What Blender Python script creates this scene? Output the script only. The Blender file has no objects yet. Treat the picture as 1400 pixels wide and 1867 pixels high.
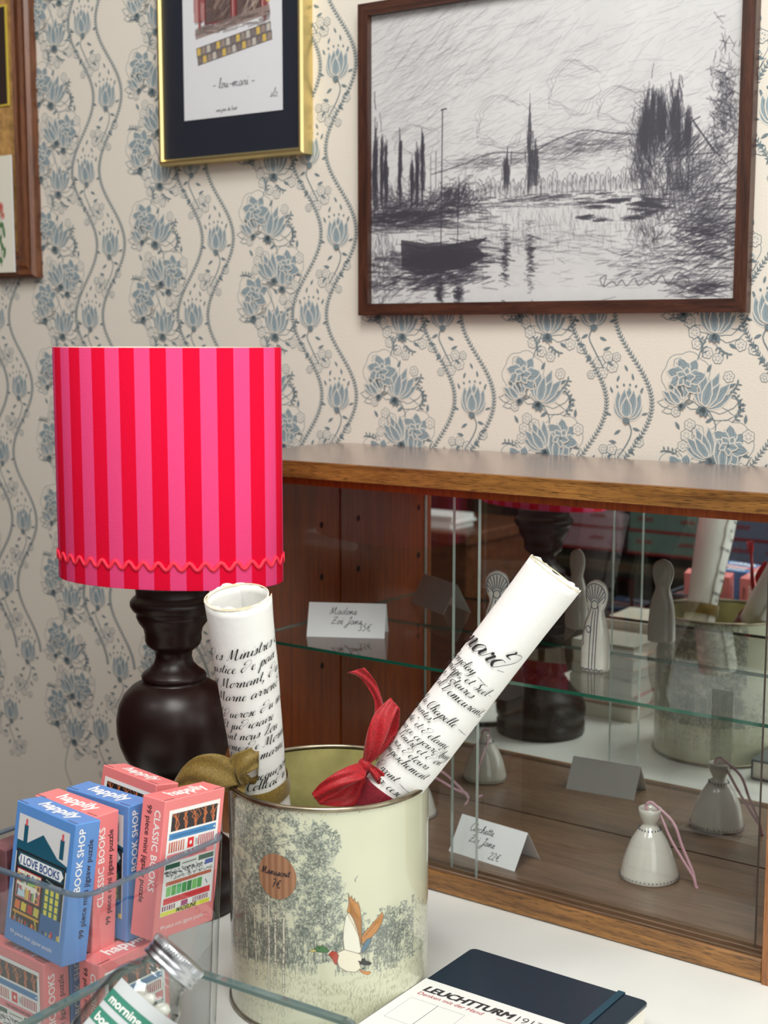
import bpy, math, random
import numpy as np
from mathutils import Vector, Matrix
random.seed(7)
SC = bpy.context.scene
PI = math.pi
S = 0.475            # one working unit in metres: all coordinates below are written in these units

# ---------------------------------------------------------------- camera
F, YAW, PITCH, ROLL = 2494.7, -0.62313, 0.12789, 0.00084
CAM = np.array([0.0, -1.98297, 1.0])
_cy, _sy, _cp, _sp = math.cos(YAW), math.sin(YAW), math.cos(PITCH), math.sin(PITCH)
FWD = np.array([_sy*_cp, _cy*_cp, -_sp])
_r = np.array([_cy, -_sy, 0.0]); _u = np.cross(_r, FWD)
RGT = _r*math.cos(ROLL) + _u*math.sin(ROLL)
UPV = -_r*math.sin(ROLL) + _u*math.cos(ROLL)
cam_data = bpy.data.cameras.new('camera')
cam = bpy.data.objects.new('camera', cam_data)
SC.collection.objects.link(cam)
cam_data.sensor_fit = 'HORIZONTAL'; cam_data.sensor_width = 36
cam_data.lens = F/1400*36
cam_data.clip_start = .02; cam_data.clip_end = 50
M = Matrix([[RGT[0], UPV[0], -FWD[0], CAM[0]*S], [RGT[1], UPV[1], -FWD[1], CAM[1]*S],
            [RGT[2], UPV[2], -FWD[2], CAM[2]*S], [0, 0, 0, 1]])
cam.matrix_world = M
cam_data.dof.use_dof = True
cam_data.dof.focus_distance = 2.02*S
cam_data.dof.aperture_fstop = 16
SC.camera = cam

# ---------------------------------------------------------------- light and exposure
SC.view_settings.view_transform = 'Standard'
SC.view_settings.look = 'None'
SC.view_settings.gamma = 1
SC.view_settings.use_curve_mapping = False
SC.view_settings.exposure = 0.0
SC.cycles.max_bounces = 14; SC.cycles.transparent_max_bounces = 48
SC.cycles.glossy_bounces = 8; SC.cycles.transmission_bounces = 10
SC.cycles.caustics_reflective = True; SC.cycles.sample_clamp_indirect = 4.0; SC.cycles.caustics_refractive = False
world = bpy.data.worlds.new('shop_air'); SC.world = world
world.use_nodes = True
bg = world.node_tree.nodes['Background']
bg.inputs['Color'].default_value = (.965, .965, .93, 1)
bg.inputs['Strength'].default_value = 0.47
def area(name, loc, aim, sx, sy, power, col):
    d = bpy.data.lights.new(name, 'AREA'); d.shape = 'RECTANGLE'
    d.size = sx*S; d.size_y = sy*S; d.energy = power; d.color = col
    o = bpy.data.objects.new(name, d); SC.collection.objects.link(o)
    o.location = Vector(loc)*S
    v = Vector(aim)-Vector(loc)
    o.rotation_euler = v.to_track_quat('-Z', 'Y').to_euler()
    return o
area('shop_window_light', (2.6, -2.6, 2.3), (-1.3, .1, .7), 3.2, 3.0, 12, (.965, .985, .965))
area('ceiling_light', (-.2, -1.7, 3.4), (-1.2, .2, .5), 1.6, 1.6, 22, (.965, .965, .925))
area('side_window_light', (2.4, -.1, 1.3), (-1.6, -.2, .6), 1.3, 1.5, 4.8, (.965, .985, .965))
area('ceiling_spot_light', (-.95, -1.3, 3.4), (-1.25, -.4, .2), .14, .5, 2.5, (1.0, .97, .93))
area('ceiling_light_rear', (-2.2, -2.6, 3.0), (-2.4, -3.0, 0), .8, .8, 3, (1.0, .93, .86))

# ---------------------------------------------------------------- small node helpers
def lin(c):
    return tuple((x/12.92 if x <= .04045 else ((x+.055)/1.055)**2.4) for x in c)
def rgb(r, g, b): return lin((r/255, g/255, b/255))
class NT:
    def __init__(s, name):
        s.m = bpy.data.materials.new(name); s.m.use_nodes = True
        s.t = s.m.node_tree; s.t.nodes.clear()
        s.out = s.n('ShaderNodeOutputMaterial')
    def n(s, k, **kw):
        x = s.t.nodes.new(k)
        for a, b in kw.items(): setattr(x, a, b)
        return x
    def l(s, a, b): s.t.links.new(a, b)
def mat(name, col, rough=.5, metal=0, coat=0, bump=0, bscale=200, var=0, vscale=30, spec=.5, sheen=0, coatr=.05, trans=0):
    k = NT(name); p = k.n('ShaderNodeBsdfPrincipled')
    p.inputs['Base Color'].default_value = (*col, 1); p.inputs['Roughness'].default_value = rough
    p.inputs['Metallic'].default_value = metal; p.inputs['Coat Weight'].default_value = coat
    p.inputs['Coat Roughness'].default_value = coatr
    p.inputs['Specular IOR Level'].default_value = spec; p.inputs['Sheen Weight'].default_value = sheen
    tc = k.n('ShaderNodeTexCoord')
    if var:
        nz = k.n('ShaderNodeTexNoise'); nz.inputs['Scale'].default_value = vscale; nz.inputs['Detail'].default_value = 5
        k.l(tc.outputs['Object'], nz.inputs['Vector'])
        r = k.n('ShaderNodeValToRGB')
        r.color_ramp.elements[0].position = .3; r.color_ramp.elements[1].position = .7
        r.color_ramp.elements[0].color = (*[c*(1-var) for c in col], 1)
        r.color_ramp.elements[1].color = (*[min(1, c*(1+var)) for c in col], 1)
        k.l(nz.outputs['Fac'], r.inputs['Fac']); k.l(r.outputs['Color'], p.inputs['Base Color'])
    if bump:
        nz = k.n('ShaderNodeTexNoise'); nz.inputs['Scale'].default_value = bscale; nz.inputs['Detail'].default_value = 4
        k.l(tc.outputs['Object'], nz.inputs['Vector'])
        b = k.n('ShaderNodeBump'); b.inputs['Strength'].default_value = bump; b.inputs['Distance'].default_value = .0006
        k.l(nz.outputs['Fac'], b.inputs['Height']); k.l(b.outputs['Normal'], p.inputs['Normal'])
    k.l(p.outputs[0], k.out.inputs['Surface'])
    return k.m
def attr_mat(name, rough=.6, coat=0, bump=.0, bscale=300, coatr=.04):
    k = NT(name); p = k.n('ShaderNodeBsdfPrincipled'); a = k.n('ShaderNodeAttribute'); a.attribute_name = 'print'
    k.l(a.outputs['Color'], p.inputs['Base Color'])
    p.inputs['Roughness'].default_value = rough; p.inputs['Coat Weight'].default_value = coat
    p.inputs['Coat Roughness'].default_value = coatr
    if bump:
        tc = k.n('ShaderNodeTexCoord'); nz = k.n('ShaderNodeTexNoise'); nz.inputs['Scale'].default_value = bscale
        k.l(tc.outputs['Object'], nz.inputs['Vector'])
        b = k.n('ShaderNodeBump'); b.inputs['Strength'].default_value = bump; b.inputs['Distance'].default_value = .0005
        k.l(nz.outputs['Fac'], b.inputs['Height']); k.l(b.outputs['Normal'], p.inputs['Normal'])
    k.l(p.outputs[0], k.out.inputs['Surface']); return k.m
def wood(name, dark, light, grain=(1, 14, 14), scale=9, rough=.4, coat=.3, spec=.5, contrast=(.3, .72), pores=.5):
    """grain: scaling of the object coordinates, small along the fibre"""
    k = NT(name); p = k.n('ShaderNodeBsdfPrincipled'); tc = k.n('ShaderNodeTexCoord')
    mp = k.n('ShaderNodeMapping'); mp.inputs['Scale'].default_value = grain
    k.l(tc.outputs['Object'], mp.inputs['Vector'])
    a = k.n('ShaderNodeTexNoise'); a.inputs['Scale'].default_value = scale; a.inputs['Detail'].default_value = 8
    a.inputs['Roughness'].default_value = .62; a.inputs['Distortion'].default_value = .6
    k.l(mp.outputs[0], a.inputs['Vector'])
    b = k.n('ShaderNodeTexNoise'); b.inputs['Scale'].default_value = scale*7; b.inputs['Detail'].default_value = 3
    k.l(mp.outputs[0], b.inputs['Vector'])
    r = k.n('ShaderNodeValToRGB'); r.color_ramp.elements[0].position = contrast[0]; r.color_ramp.elements[1].position = contrast[1]
    r.color_ramp.elements[0].color = (*dark, 1); r.color_ramp.elements[1].color = (*light, 1)
    k.l(a.outputs['Fac'], r.inputs['Fac'])
    r2 = k.n('ShaderNodeValToRGB'); r2.color_ramp.elements[0].position = .36; r2.color_ramp.elements[1].position = .46
    r2.color_ramp.elements[0].color = (1-pores, 1-pores, 1-pores, 1); r2.color_ramp.elements[1].color = (1, 1, 1, 1)
    k.l(b.outputs['Fac'], r2.inputs['Fac'])
    mx = k.n('ShaderNodeMix', data_type='RGBA', blend_type='MULTIPLY'); mx.inputs[0].default_value = 1
    k.l(r.outputs[0], mx.inputs[6]); k.l(r2.outputs[0], mx.inputs[7]); k.l(mx.outputs[2], p.inputs['Base Color'])
    p.inputs['Roughness'].default_value = rough; p.inputs['Coat Weight'].default_value = coat; p.inputs['Coat Roughness'].default_value = .25
    p.inputs['Specular IOR Level'].default_value = spec
    bm = k.n('ShaderNodeBump'); bm.inputs['Strength'].default_value = .25; bm.inputs['Distance'].default_value = .0005
    k.l(b.outputs['Fac'], bm.inputs['Height']); k.l(bm.outputs['Normal'], p.inputs['Normal'])
    k.l(p.outputs[0], k.out.inputs['Surface']); return k.m
def glass(name, tint=(.97, .985, .98), rough=.0, ior=1.5, gcol=(1, 1, 1), wav=0, edge=None):
    """a pane seen as two faces: lets light straight through, reflects by the Fresnel law"""
    k = NT(name); t = k.n('ShaderNodeBsdfTransparent'); t.inputs[0].default_value = (*tint, 1)
    g = k.n('ShaderNodeBsdfGlossy'); g.inputs['Roughness'].default_value = rough; g.inputs[0].default_value = (*gcol, 1)
    f = k.n('ShaderNodeFresnel'); f.inputs['IOR'].default_value = ior
    if wav:
        tc = k.n('ShaderNodeTexCoord'); nz = k.n('ShaderNodeTexNoise'); nz.inputs['Scale'].default_value = 30
        k.l(tc.outputs['Object'], nz.inputs['Vector'])
        b = k.n('ShaderNodeBump'); b.inputs['Strength'].default_value = wav; b.inputs['Distance'].default_value = .002
        k.l(nz.outputs['Fac'], b.inputs['Height']); k.l(b.outputs['Normal'], g.inputs['Normal']); k.l(b.outputs['Normal'], f.inputs['Normal'])
    if edge:      # more glass along the line of sight where the wall turns away
        lw = k.n('ShaderNodeLayerWeight'); lw.inputs['Blend'].default_value = .5; pw = k.n('ShaderNodeMath', operation='POWER'); pw.inputs[1].default_value = 3.0
        cm = k.n('ShaderNodeMix', data_type='RGBA'); cm.inputs[6].default_value = (*tint, 1); cm.inputs[7].default_value = (*edge, 1)
        k.l(lw.outputs['Facing'], pw.inputs[0]); k.l(pw.outputs[0], cm.inputs[0]); k.l(cm.outputs[2], t.inputs[0])
    geo = k.n('ShaderNodeNewGeometry'); inv = k.n('ShaderNodeMath', operation='SUBTRACT'); inv.inputs[0].default_value = 1
    k.l(geo.outputs['Backfacing'], inv.inputs[1])
    mu = k.n('ShaderNodeMath', operation='MULTIPLY'); k.l(f.outputs[0], mu.inputs[0]); k.l(inv.outputs[0], mu.inputs[1])
    m = k.n('ShaderNodeMixShader'); k.l(mu.outputs[0], m.inputs[0]); k.l(t.outputs[0], m.inputs[1]); k.l(g.outputs[0], m.inputs[2])
    k.l(m.outputs[0], k.out.inputs['Surface']); return k.m
def cloth(name, col, rough=.7, trans=.25, bscale=900):
    k = NT(name); p = k.n('ShaderNodeBsdfPrincipled'); tr = k.n('ShaderNodeBsdfTranslucent'); m = k.n('ShaderNodeMixShader')
    p.inputs['Roughness'].default_value = rough; p.inputs['Sheen Weight'].default_value = .3
    tc = k.n('ShaderNodeTexCoord'); nz = k.n('ShaderNodeTexNoise'); nz.inputs['Scale'].default_value = bscale
    k.l(tc.outputs['Object'], nz.inputs['Vector'])
    r = k.n('ShaderNodeValToRGB'); r.color_ramp.elements[0].position = .3; r.color_ramp.elements[1].position = .7
    r.color_ramp.elements[0].color = (*[c*.6 for c in col], 1); r.color_ramp.elements[1].color = (*[min(1, c*1.2) for c in col], 1)
    k.l(nz.outputs['Fac'], r.inputs['Fac']); k.l(r.outputs[0], p.inputs['Base Color']); k.l(r.outputs[0], tr.inputs[0])
    m.inputs[0].default_value = trans; k.l(p.outputs[0], m.inputs[1]); k.l(tr.outputs[0], m.inputs[2])
    k.l(m.outputs[0], k.out.inputs['Surface']); return k.m

# ---------------------------------------------------------------- mesh builder
class MB:
    def __init__(s): s.v = []; s.f = []; s.m = []; s.sm = []
    def add(s, vs, fs, mi=0, smooth=False):
        b = len(s.v); s.v.extend([tuple(map(float, p)) for p in vs])
        s.f.extend([tuple(i+b for i in f) for f in fs]); s.m.extend([mi]*len(fs)); s.sm.extend([smooth]*len(fs)); return s
    def box(s, x0, x1, y0, y1, z0, z1, mi=0, bev=0):
        if bev:
            b = min(bev, (x1-x0)/2.01, (y1-y0)/2.01, (z1-z0)/2.01)
            vs = []; 
            for (z, i) in ((z0, b), (z0+b, 0), (z1-b, 0), (z1, b)):
                for (x, y) in ((x0+i+b*(i == 0), y0+i), (x1-i-b*(i == 0), y0+i), (x1-i, y0+i+b*(i == 0)), (x1-i, y1-i-b*(i == 0)),
                               (x1-i-b*(i == 0), y1-i), (x0+i+b*(i == 0), y1-i), (x0+i, y1-i-b*(i == 0)), (x0+i, y0+i+b*(i == 0))):
                    vs.append((x, y, z))
            fs = [tuple(range(7, -1, -1)), tuple(range(24, 32))]
            for r in range(3):
                for k in range(8):
                    k2 = (k+1) % 8; fs.append((r*8+k, r*8+k2, r*8+8+k2, r*8+8+k))
            return s.add(vs, fs, mi)
        vs = [(x, y, z) for z in (z0, z1) for y in (y0, y1) for x in (x0, x1)]
        return s.add(vs, [(0, 2, 3, 1), (4, 5, 7, 6), (0, 1, 5, 4), (2, 6, 7, 3), (0, 4, 6, 2), (1, 3, 7, 5)], mi)
    def lathe(s, prof, n=48, c=(0, 0, 0), mi=0, smooth=True, cap0=True, cap1=True, ax=1, ay=1):
        vs = []
        for (r, z) in prof:
            for k in range(n):
                a = 2*PI*k/n; vs.append((c[0]+r*ax*math.cos(a), c[1]+r*ay*math.sin(a), c[2]+z))
        fs = []
        for j in range(len(prof)-1):
            for k in range(n):
                k2 = (k+1) % n; fs.append((j*n+k, j*n+k2, j*n+n+k2, j*n+n+k))
        s.add(vs, fs, mi, smooth)
        b = len(s.v)-len(vs)
        if cap0 and prof[0][0] > 1e-6: s.f.append(tuple(b+k for k in range(n-1, -1, -1))); s.m.append(mi); s.sm.append(False)
        if cap1 and prof[-1][0] > 1e-6:
            q = b+(len(prof)-1)*n; s.f.append(tuple(q+k for k in range(n))); s.m.append(mi); s.sm.append(False)
        return s
    def tube(s, pts, r, n=8, mi=0, closed=False, flat=1.0, up=(0, 0, 1)):
        pts = [Vector(p) for p in pts]; N = len(pts); vs = []
        for i, p in enumerate(pts):
            a = pts[(i-1) % N] if (closed or i) else pts[i]; b = pts[(i+1) % N] if (closed or i < N-1) else pts[i]
            t = (b-a).normalized(); u = Vector(up)
            if abs(t.dot(u)) > .97: u = Vector((1, 0, 0)) if abs(t.x) < .9 else Vector((0, 1, 0))
            e = t.cross(u).normalized(); g = e.cross(t)
            rr = r[i] if hasattr(r, '__len__') else r
            for k in range(n):
                w = 2*PI*k/n; vs.append(p+e*math.cos(w)*rr*flat+g*math.sin(w)*rr)
        fs = []
        for i in range(N if closed else N-1):
            for k in range(n):
                k2 = (k+1) % n; j = (i+1) % N; fs.append((i*n+k, i*n+k2, j*n+k2, j*n+k))
        if not closed: fs += [tuple(range(n-1, -1, -1)), tuple((N-1)*n+k for k in range(n))]
        return s.add(vs, fs, mi, True)
    def xf(s, fn):
        s.v = [tuple(fn(p)) for p in s.v]; return s
    def text(s, txt, fn, size=1, mi=0, bold=0.0, shear=0.0, space=1.0, align='LEFT', res=3):
        c = bpy.data.curves.new('t', 'FONT'); c.body = txt; c.size = size; c.offset = bold*size; c.shear = shear
        c.space_character = space; c.resolution_u = res; c.align_x = align
        o = bpy.data.objects.new('t', c)
        me = bpy.data.meshes.new_from_object(o)
        vs = [fn(v.co.x, v.co.y) for v in me.vertices]; fs = [tuple(p.vertices) for p in me.polygons]
        s.add(vs, fs, mi); bpy.data.objects.remove(o); bpy.data.curves.remove(c); bpy.data.meshes.remove(me); return s
    def build(s, name, mats, parent=None, loc=None, rot=None):
        o0 = Vector(loc) if loc is not None else Vector((0, 0, 0))
        me = bpy.data.meshes.new(name)
        me.from_pydata([(p[0]*S, p[1]*S, p[2]*S) for p in s.v], [], s.f)
        for m in (mats if isinstance(mats, (list, tuple)) else [mats]): me.materials.append(m)
        me.polygons.foreach_set('material_index', s.m); me.polygons.foreach_set('use_smooth', s.sm)
        me.update()
        o = bpy.data.objects.new(name, me); SC.collection.objects.link(o)
        o.location = o0*S
        if rot is not None: o.rotation_euler = rot
        if parent: o.parent = parent
        return o
def edge_smooth(o, ang=35):
    """keep hard edges hard on a smooth shaded mesh"""
    me = o.data; me.update()
    sharp = [False]*len(me.edges); acc = {}
    for p in me.polygons:
        for ek in p.edge_keys: acc.setdefault(ek, []).append(p.normal.copy())
    c = math.cos(math.radians(ang))
    for i, e in enumerate(me.edges):
        ns = acc.get(tuple(sorted(e.vertices)), [])
        if len(ns) == 2 and ns[0].dot(ns[1]) < c: sharp[i] = True
    a = me.attributes.new('sharp_edge', 'BOOLEAN', 'EDGE'); a.data.foreach_set('value', sharp)
    me.polygons.foreach_set('use_smooth', [True]*len(me.polygons)); return o
def root(name, loc=(0, 0, 0), rot=(0, 0, 0)):
    o = bpy.data.objects.new(name, None); o.empty_display_size = .02; SC.collection.objects.link(o)
    o.location = Vector(loc)*S; o.rotation_euler = rot; return o
def tag(o, label=None, cat=None, group=None, kind=None):
    if label: o['label'] = label
    if cat: o['category'] = cat
    if group: o['group'] = group
    if kind: o['kind'] = kind
    return o
def grid_print(name, col, fn, material, parent=None, loc=None, rot=None, flip=False):
    """a sheet of h x w points carrying a printed colour per point; fn(u, v) in 0..1, v = 0 at the bottom"""
    h, w = col.shape[:2]
    U, V = np.meshgrid(np.linspace(0, 1, w), np.linspace(1, 0, h))
    X, Y, Z = fn(U, V)
    co = np.stack([X, Y, Z], -1).reshape(-1, 3)*S
    idx = np.arange(h*w).reshape(h, w)
    q = np.stack([idx[1:, :-1], idx[1:, 1:], idx[:-1, 1:], idx[:-1, :-1]], -1).reshape(-1, 4)
    if flip: q = q[:, ::-1]
    me = bpy.data.meshes.new(name); me.vertices.add(h*w); me.vertices.foreach_set('co', co.astype(np.float32).ravel())
    n = len(q); me.loops.add(n*4); me.loops.foreach_set('vertex_index', q.astype(np.int32).ravel())
    me.polygons.add(n); me.polygons.foreach_set('loop_start', np.arange(0, n*4, 4, dtype=np.int32))
    me.polygons.foreach_set('use_smooth', np.ones(n, bool)); me.update(calc_edges=True); me.validate()
    c = np.clip(col, 0, 1); c = np.where(c <= .04045, c/12.92, ((c+.055)/1.055)**2.4)
    a = me.attributes.new('print', 'FLOAT_COLOR', 'POINT')
    a.data.foreach_set('color', np.concatenate([c.reshape(-1, 3), np.ones((h*w, 1))], 1).astype(np.float32).ravel())
    me.materials.append(material)
    o = bpy.data.objects.new(name, me); SC.collection.objects.link(o)
    if loc is not None: o.location = Vector(loc)*S
    if rot is not None: o.rotation_euler = rot
    if parent: o.parent = parent
    return o
def at(px, py, depth):
    """a point at this depth along the viewing direction, in working units"""
    return CAM + (FWD + RGT*(px-700)/F - UPV*(py-933.5)/F)*depth
def catmull(pts, n=6, closed=False):
    P = [np.array(p, float) for p in pts]; N = len(P); out = []
    for i in range(N if closed else N-1):
        g = lambda k: P[k % N] if closed else P[min(max(k, 0), N-1)]
        p0, p1, p2, p3 = g(i-1), g(i), g(i+1), g(i+2)
        for j in range(n):
            t = j/n; out.append(.5*((2*p1)+(-p0+p2)*t+(2*p0-5*p1+4*p2-p3)*t*t+(-p0+3*p1-3*p2+p3)*t**3))
    if not closed: out.append(P[-1])
    return out

# ---------------------------------------------------------------- printing: a small raster of strokes, kept as colours on mesh points
class Ras:
    def __init__(s, w, h, bgc, noise=0):
        s.a = np.ones((h, w, 3))*np.array(bgc)/255; s.w = w; s.h = h
        s.rng = np.random.default_rng(3)
        if noise: s.a += s.rng.normal(0, noise, (h, w, 1))
    def seg(s, x0, y0, x1, y1, wd, col, al=1):
        r = wd/2+1; a0 = max(0, int(min(x0, x1)-r)); a1 = min(s.w, int(max(x0, x1)+r)+2)
        b0 = max(0, int(min(y0, y1)-r)); b1 = min(s.h, int(max(y0, y1)+r)+2)
        if a1 <= a0 or b1 <= b0: return
        Y, X = np.ogrid[b0:b1, a0:a1]
        dx, dy = x1-x0, y1-y0; L = dx*dx+dy*dy+1e-9
        t = np.clip(((X-x0)*dx+(Y-y0)*dy)/L, 0, 1)
        d = np.hypot(X-x0-t*dx, Y-y0-t*dy)
        c = np.clip(wd/2+.5-d, 0, 1)[..., None]*al
        s.a[b0:b1, a0:a1] = s.a[b0:b1, a0:a1]*(1-c)+np.array(col)/255*c
    def line(s, pts, wd, col, al=1):
        for p, q in zip(pts[:-1], pts[1:]): s.seg(p[0], p[1], q[0], q[1], wd, col, al)
    def poly(s, pts, col, al=1):
        P = np.array(pts, float); a0 = max(0, int(P[:, 0].min())); a1 = min(s.w, int(P[:, 0].max())+2)
        b0 = max(0, int(P[:, 1].min())); b1 = min(s.h, int(P[:, 1].max())+2)
        if a1 <= a0 or b1 <= b0: return
        Y, X = np.mgrid[b0:b1, a0:a1]; ins = np.zeros(X.shape, bool); n = len(P)
        for i in range(n):
            x0, y0 = P[i]; x1, y1 = P[(i+1) % n]
            if y0 == y1: continue
            c = ((y0 > Y) != (y1 > Y)) & (X < (x1-x0)*(Y-y0)/(y1-y0)+x0); ins ^= c
        m = ins[..., None]*al; s.a[b0:b1, a0:a1] = s.a[b0:b1, a0:a1]*(1-m)+np.array(col)/255*m
    def rect(s, x0, y0, x1, y1, col, al=1): s.poly([(x0, y0), (x1, y0), (x1, y1), (x0, y1)], col, al)
    def ell(s, x, y, rx, ry, col, al=1, rot=0):
        s.poly([(x+rx*math.cos(t)*math.cos(rot)-ry*math.sin(t)*math.sin(rot), y+rx*math.cos(t)*math.sin(rot)+ry*math.sin(t)*math.cos(rot))
                for t in np.linspace(0, 2*PI, 25)[:-1]], col, al)
def vnoise(X, Y, seed=0):
    """smooth value noise, for where foliage clumps stand"""
    xi = np.floor(X).astype(int); yi = np.floor(Y).astype(int); fx = X-xi; fy = Y-yi
    def h(a, b): 
        v = np.sin(a*127.1+b*311.7+seed*74.7)*43758.5453; return v-np.floor(v)
    fx = fx*fx*(3-2*fx); fy = fy*fy*(3-2*fy)
    return (h(xi, yi)*(1-fx)+h(xi+1, yi)*fx)*(1-fy)+(h(xi, yi+1)*(1-fx)+h(xi+1, yi+1)*fx)*fy

# ---------------------------------------------------------------- a pen hand: one flowing line per letter, x-height 1
G = {
'a': (1.15, [[(.85,.85),(.5,1),(.1,.6),(.2,.05),(.55,.1),(.85,.9),(.82,.2),(1.15,.15)]]),
'b': (1.0, [[(0,.2),(.4,1.2),(.45,2),(.25,1.8),(.15,.4),(.45,0),(.8,.5),(.5,.9),(1.0,.8)]]),
'c': (.9, [[(.75,.8),(.45,1),(.1,.5),(.3,0),(.9,.2)]]),
'd': (1.2, [[(.8,.9),(.4,.95),(.1,.4),(.4,0),(.8,.6),(1.05,2)],[(1.0,1.6),(.82,.3),(1.2,.15)]]),
'e': (.85, [[(0,.25),(.5,.55),(.5,.95),(.2,.85),(.1,.3),(.4,0),(.85,.2)]]),
'f': (.8, [[(0,.2),(.5,1.3),(.6,2.1),(.35,1.8),(.25,-.6),(.1,-1),(.05,-.4),(.8,.2)]]),
'g': (1.1, [[(.8,.85),(.45,1),(.1,.5),(.4,0),(.8,.8),(.75,-.6),(.35,-1.1),(.15,-.7),(1.1,.2)]]),
'h': (1.1, [[(0,.2),(.45,1.4),(.45,2.1),(.25,1.8),(.15,0),(.3,.7),(.6,1),(.75,.6),(.75,.05),(1.1,.2)]]),
'i': (.55, [[(0,.2),(.25,1),(.2,.2),(.55,.2)],[(.35,1.45),(.4,1.6)]]),
'j': (.6, [[(0,.2),(.3,1),(.25,-.6),(0,-1.1),(-.2,-.7),(.6,.2)],[(.38,1.45),(.42,1.6)]]),
'l': (.6, [[(0,.2),(.4,1.3),(.4,2.1),(.2,1.7),(.2,.2),(.6,.15)]]),
'm': (1.7, [[(0,.3),(.2,1),(.2,0),(.4,.85),(.65,.95),(.7,0),(.9,.85),(1.2,.95),(1.25,.1),(1.7,.2)]]),
'n': (1.2, [[(0,.3),(.2,1),(.2,0),(.45,.85),(.75,.95),(.8,.1),(1.2,.2)]]),
'o': (.95, [[(.6,.95),(.3,.9),(.1,.4),(.4,0),(.7,.4),(.55,.95),(.95,.8)]]),
'p': (1.05, [[(0,.3),(.3,1),(.1,-1.1),(.3,.6),(.6,1),(.85,.5),(.5,0),(1.05,.15)]]),
'q': (1.05, [[(.8,.85),(.45,1),(.1,.5),(.4,0),(.8,.9),(.7,-1.1),(1.05,.2)]]),
'r': (.85, [[(0,.2),(.25,1.05),(.35,.85),(.6,.9),(.5,.2),(.85,.15)]]),
's': (.75, [[(0,.15),(.4,1.05),(.5,.4),(.25,0),(.05,.15),(.75,.15)]]),
't': (.65, [[(0,.2),(.3,1),(.35,1.7),(.2,.3),(.65,.15)],[(.0,1.15),(.6,1.25)]]),
'u': (1.15, [[(0,.3),(.15,1),(.15,.2),(.45,.05),(.75,.9),(.75,.1),(1.15,.2)]]),
'v': (.95, [[(0,.7),(.15,1),(.25,.1),(.45,.1),(.7,1),(.95,.8)]]),
'x': (.95, [[(0,.8),(.3,.9),(.6,.1),(.95,.2)],[(.75,1),(.1,0)]]),
'y': (1.1, [[(0,.5),(.15,1),(.2,.3),(.45,.1),(.8,.95),(.7,-.6),(.3,-1.1),(.1,-.7),(1.1,.2)]]),
'z': (.9, [[(.05,.9),(.65,.95),(.1,.05),(.9,.1)]]),
'C': (1.3, [[(1.2,1.6),(.9,2.1),(.4,1.9),(.15,1),(.4,.1),(.9,.0),(1.3,.4)]]),
'M': (2.1, [[(0,.1),(.25,.2),(.5,2),(.7,.5),(.85,.4),(1.35,2.05),(1.45,.4),(1.7,0),(2.1,.3)]]),
'Z': (1.3, [[(.1,1.7),(.5,2),(1.1,1.9),(.3,.9),(0,.05),(.5,.2),(1.3,.1)],[(.2,1),(.9,1.05)]]),
'J': (1.2, [[(.5,1.7),(1.1,2.1),(.7,.6),(.4,-.8),(0,-1),(-.1,-.5),(1.2,.4)]]),
'D': (1.6, [[(.5,1.9),(.3,.1),(.1,.1),(.8,.0),(1.4,.8),(1.1,1.9),(.3,2.1),(-.1,1.6)]]),
'N': (1.7, [[(0,.1),(.35,2),(.5,1.6),(.9,.1),(1.1,.4),(1.4,2.1),(1.7,2)]]),
'E': (1.2, [[(1.1,1.8),(.7,2.1),(.3,1.7),(.7,1.15),(.2,.7),(.4,.05),(1.2,.4)]]),
'L': (1.2, [[(.1,1.5),(.6,2.1),(.7,1.7),(.3,.2),(.1,0),(.5,.2),(1.2,.05)]]),
'S': (1.1, [[(1,1.8),(.7,2.1),(.35,1.6),(.8,.8),(.5,0),(0,.3),(.4,.5),(1.1,.3)]]),
'B': (1.3, [[(.4,1.8),(.2,0),(.35,1.9),(.9,2),(.9,1.2),(.5,1.05),(1.1,.8),(1.0,.1),(.3,.05),(1.3,.2)]]),
'2': (1.1, [[(.1,1.5),(.4,2),(.8,1.6),(.5,.8),(.05,.05),(.9,.1)]]),
'3': (1.1, [[(.1,1.8),(.5,2),(.75,1.5),(.35,1.1),(.8,.7),(.5,.0),(.05,.3)]]),
'5': (1.1, [[(.8,1.95),(.3,1.95),(.2,1.2),(.65,1.2),(.75,.4),(.4,0),(.05,.2)]]),
'7': (1.1, [[(.1,1.9),(.8,1.95),(.35,0)],[(.25,1),(.75,1.05)]]),
'€': (1.3, [[(1.1,1.7),(.7,1.9),(.35,1.2),(.4,.3),(.8,0),(1.1,.3)],[(0,1.15),(.8,1.2)],[(0,.75),(.75,.8)]]),
',': (.5, [[(.2,.15),(.25,-.1),(.05,-.4)]]), '-': (1.0, [[(.1,.6),(.9,.65)]]), '.': (.4, [[(.15,.05),(.22,.1)]]),
"'": (.4, [[(.2,2.1),(.15,1.7)]]), '~': (3.2, [[(0,.4),(.8,.3),(1.6,.1),(3.2,-.1)]]), '"': (0, [[(-.55,1.5),(-.5,1.6)],[(-.25,1.5),(-.2,1.6)]]),
'@': (1.9, [[(.8,.9),(.4,.95),(.1,.4),(.5,0),(1,.7),(1.5,1.5),(1.3,2.1),(.6,2.0),(.3,1.5),(.8,1.4)]]),   # d with a thrown-back loop
}
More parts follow.
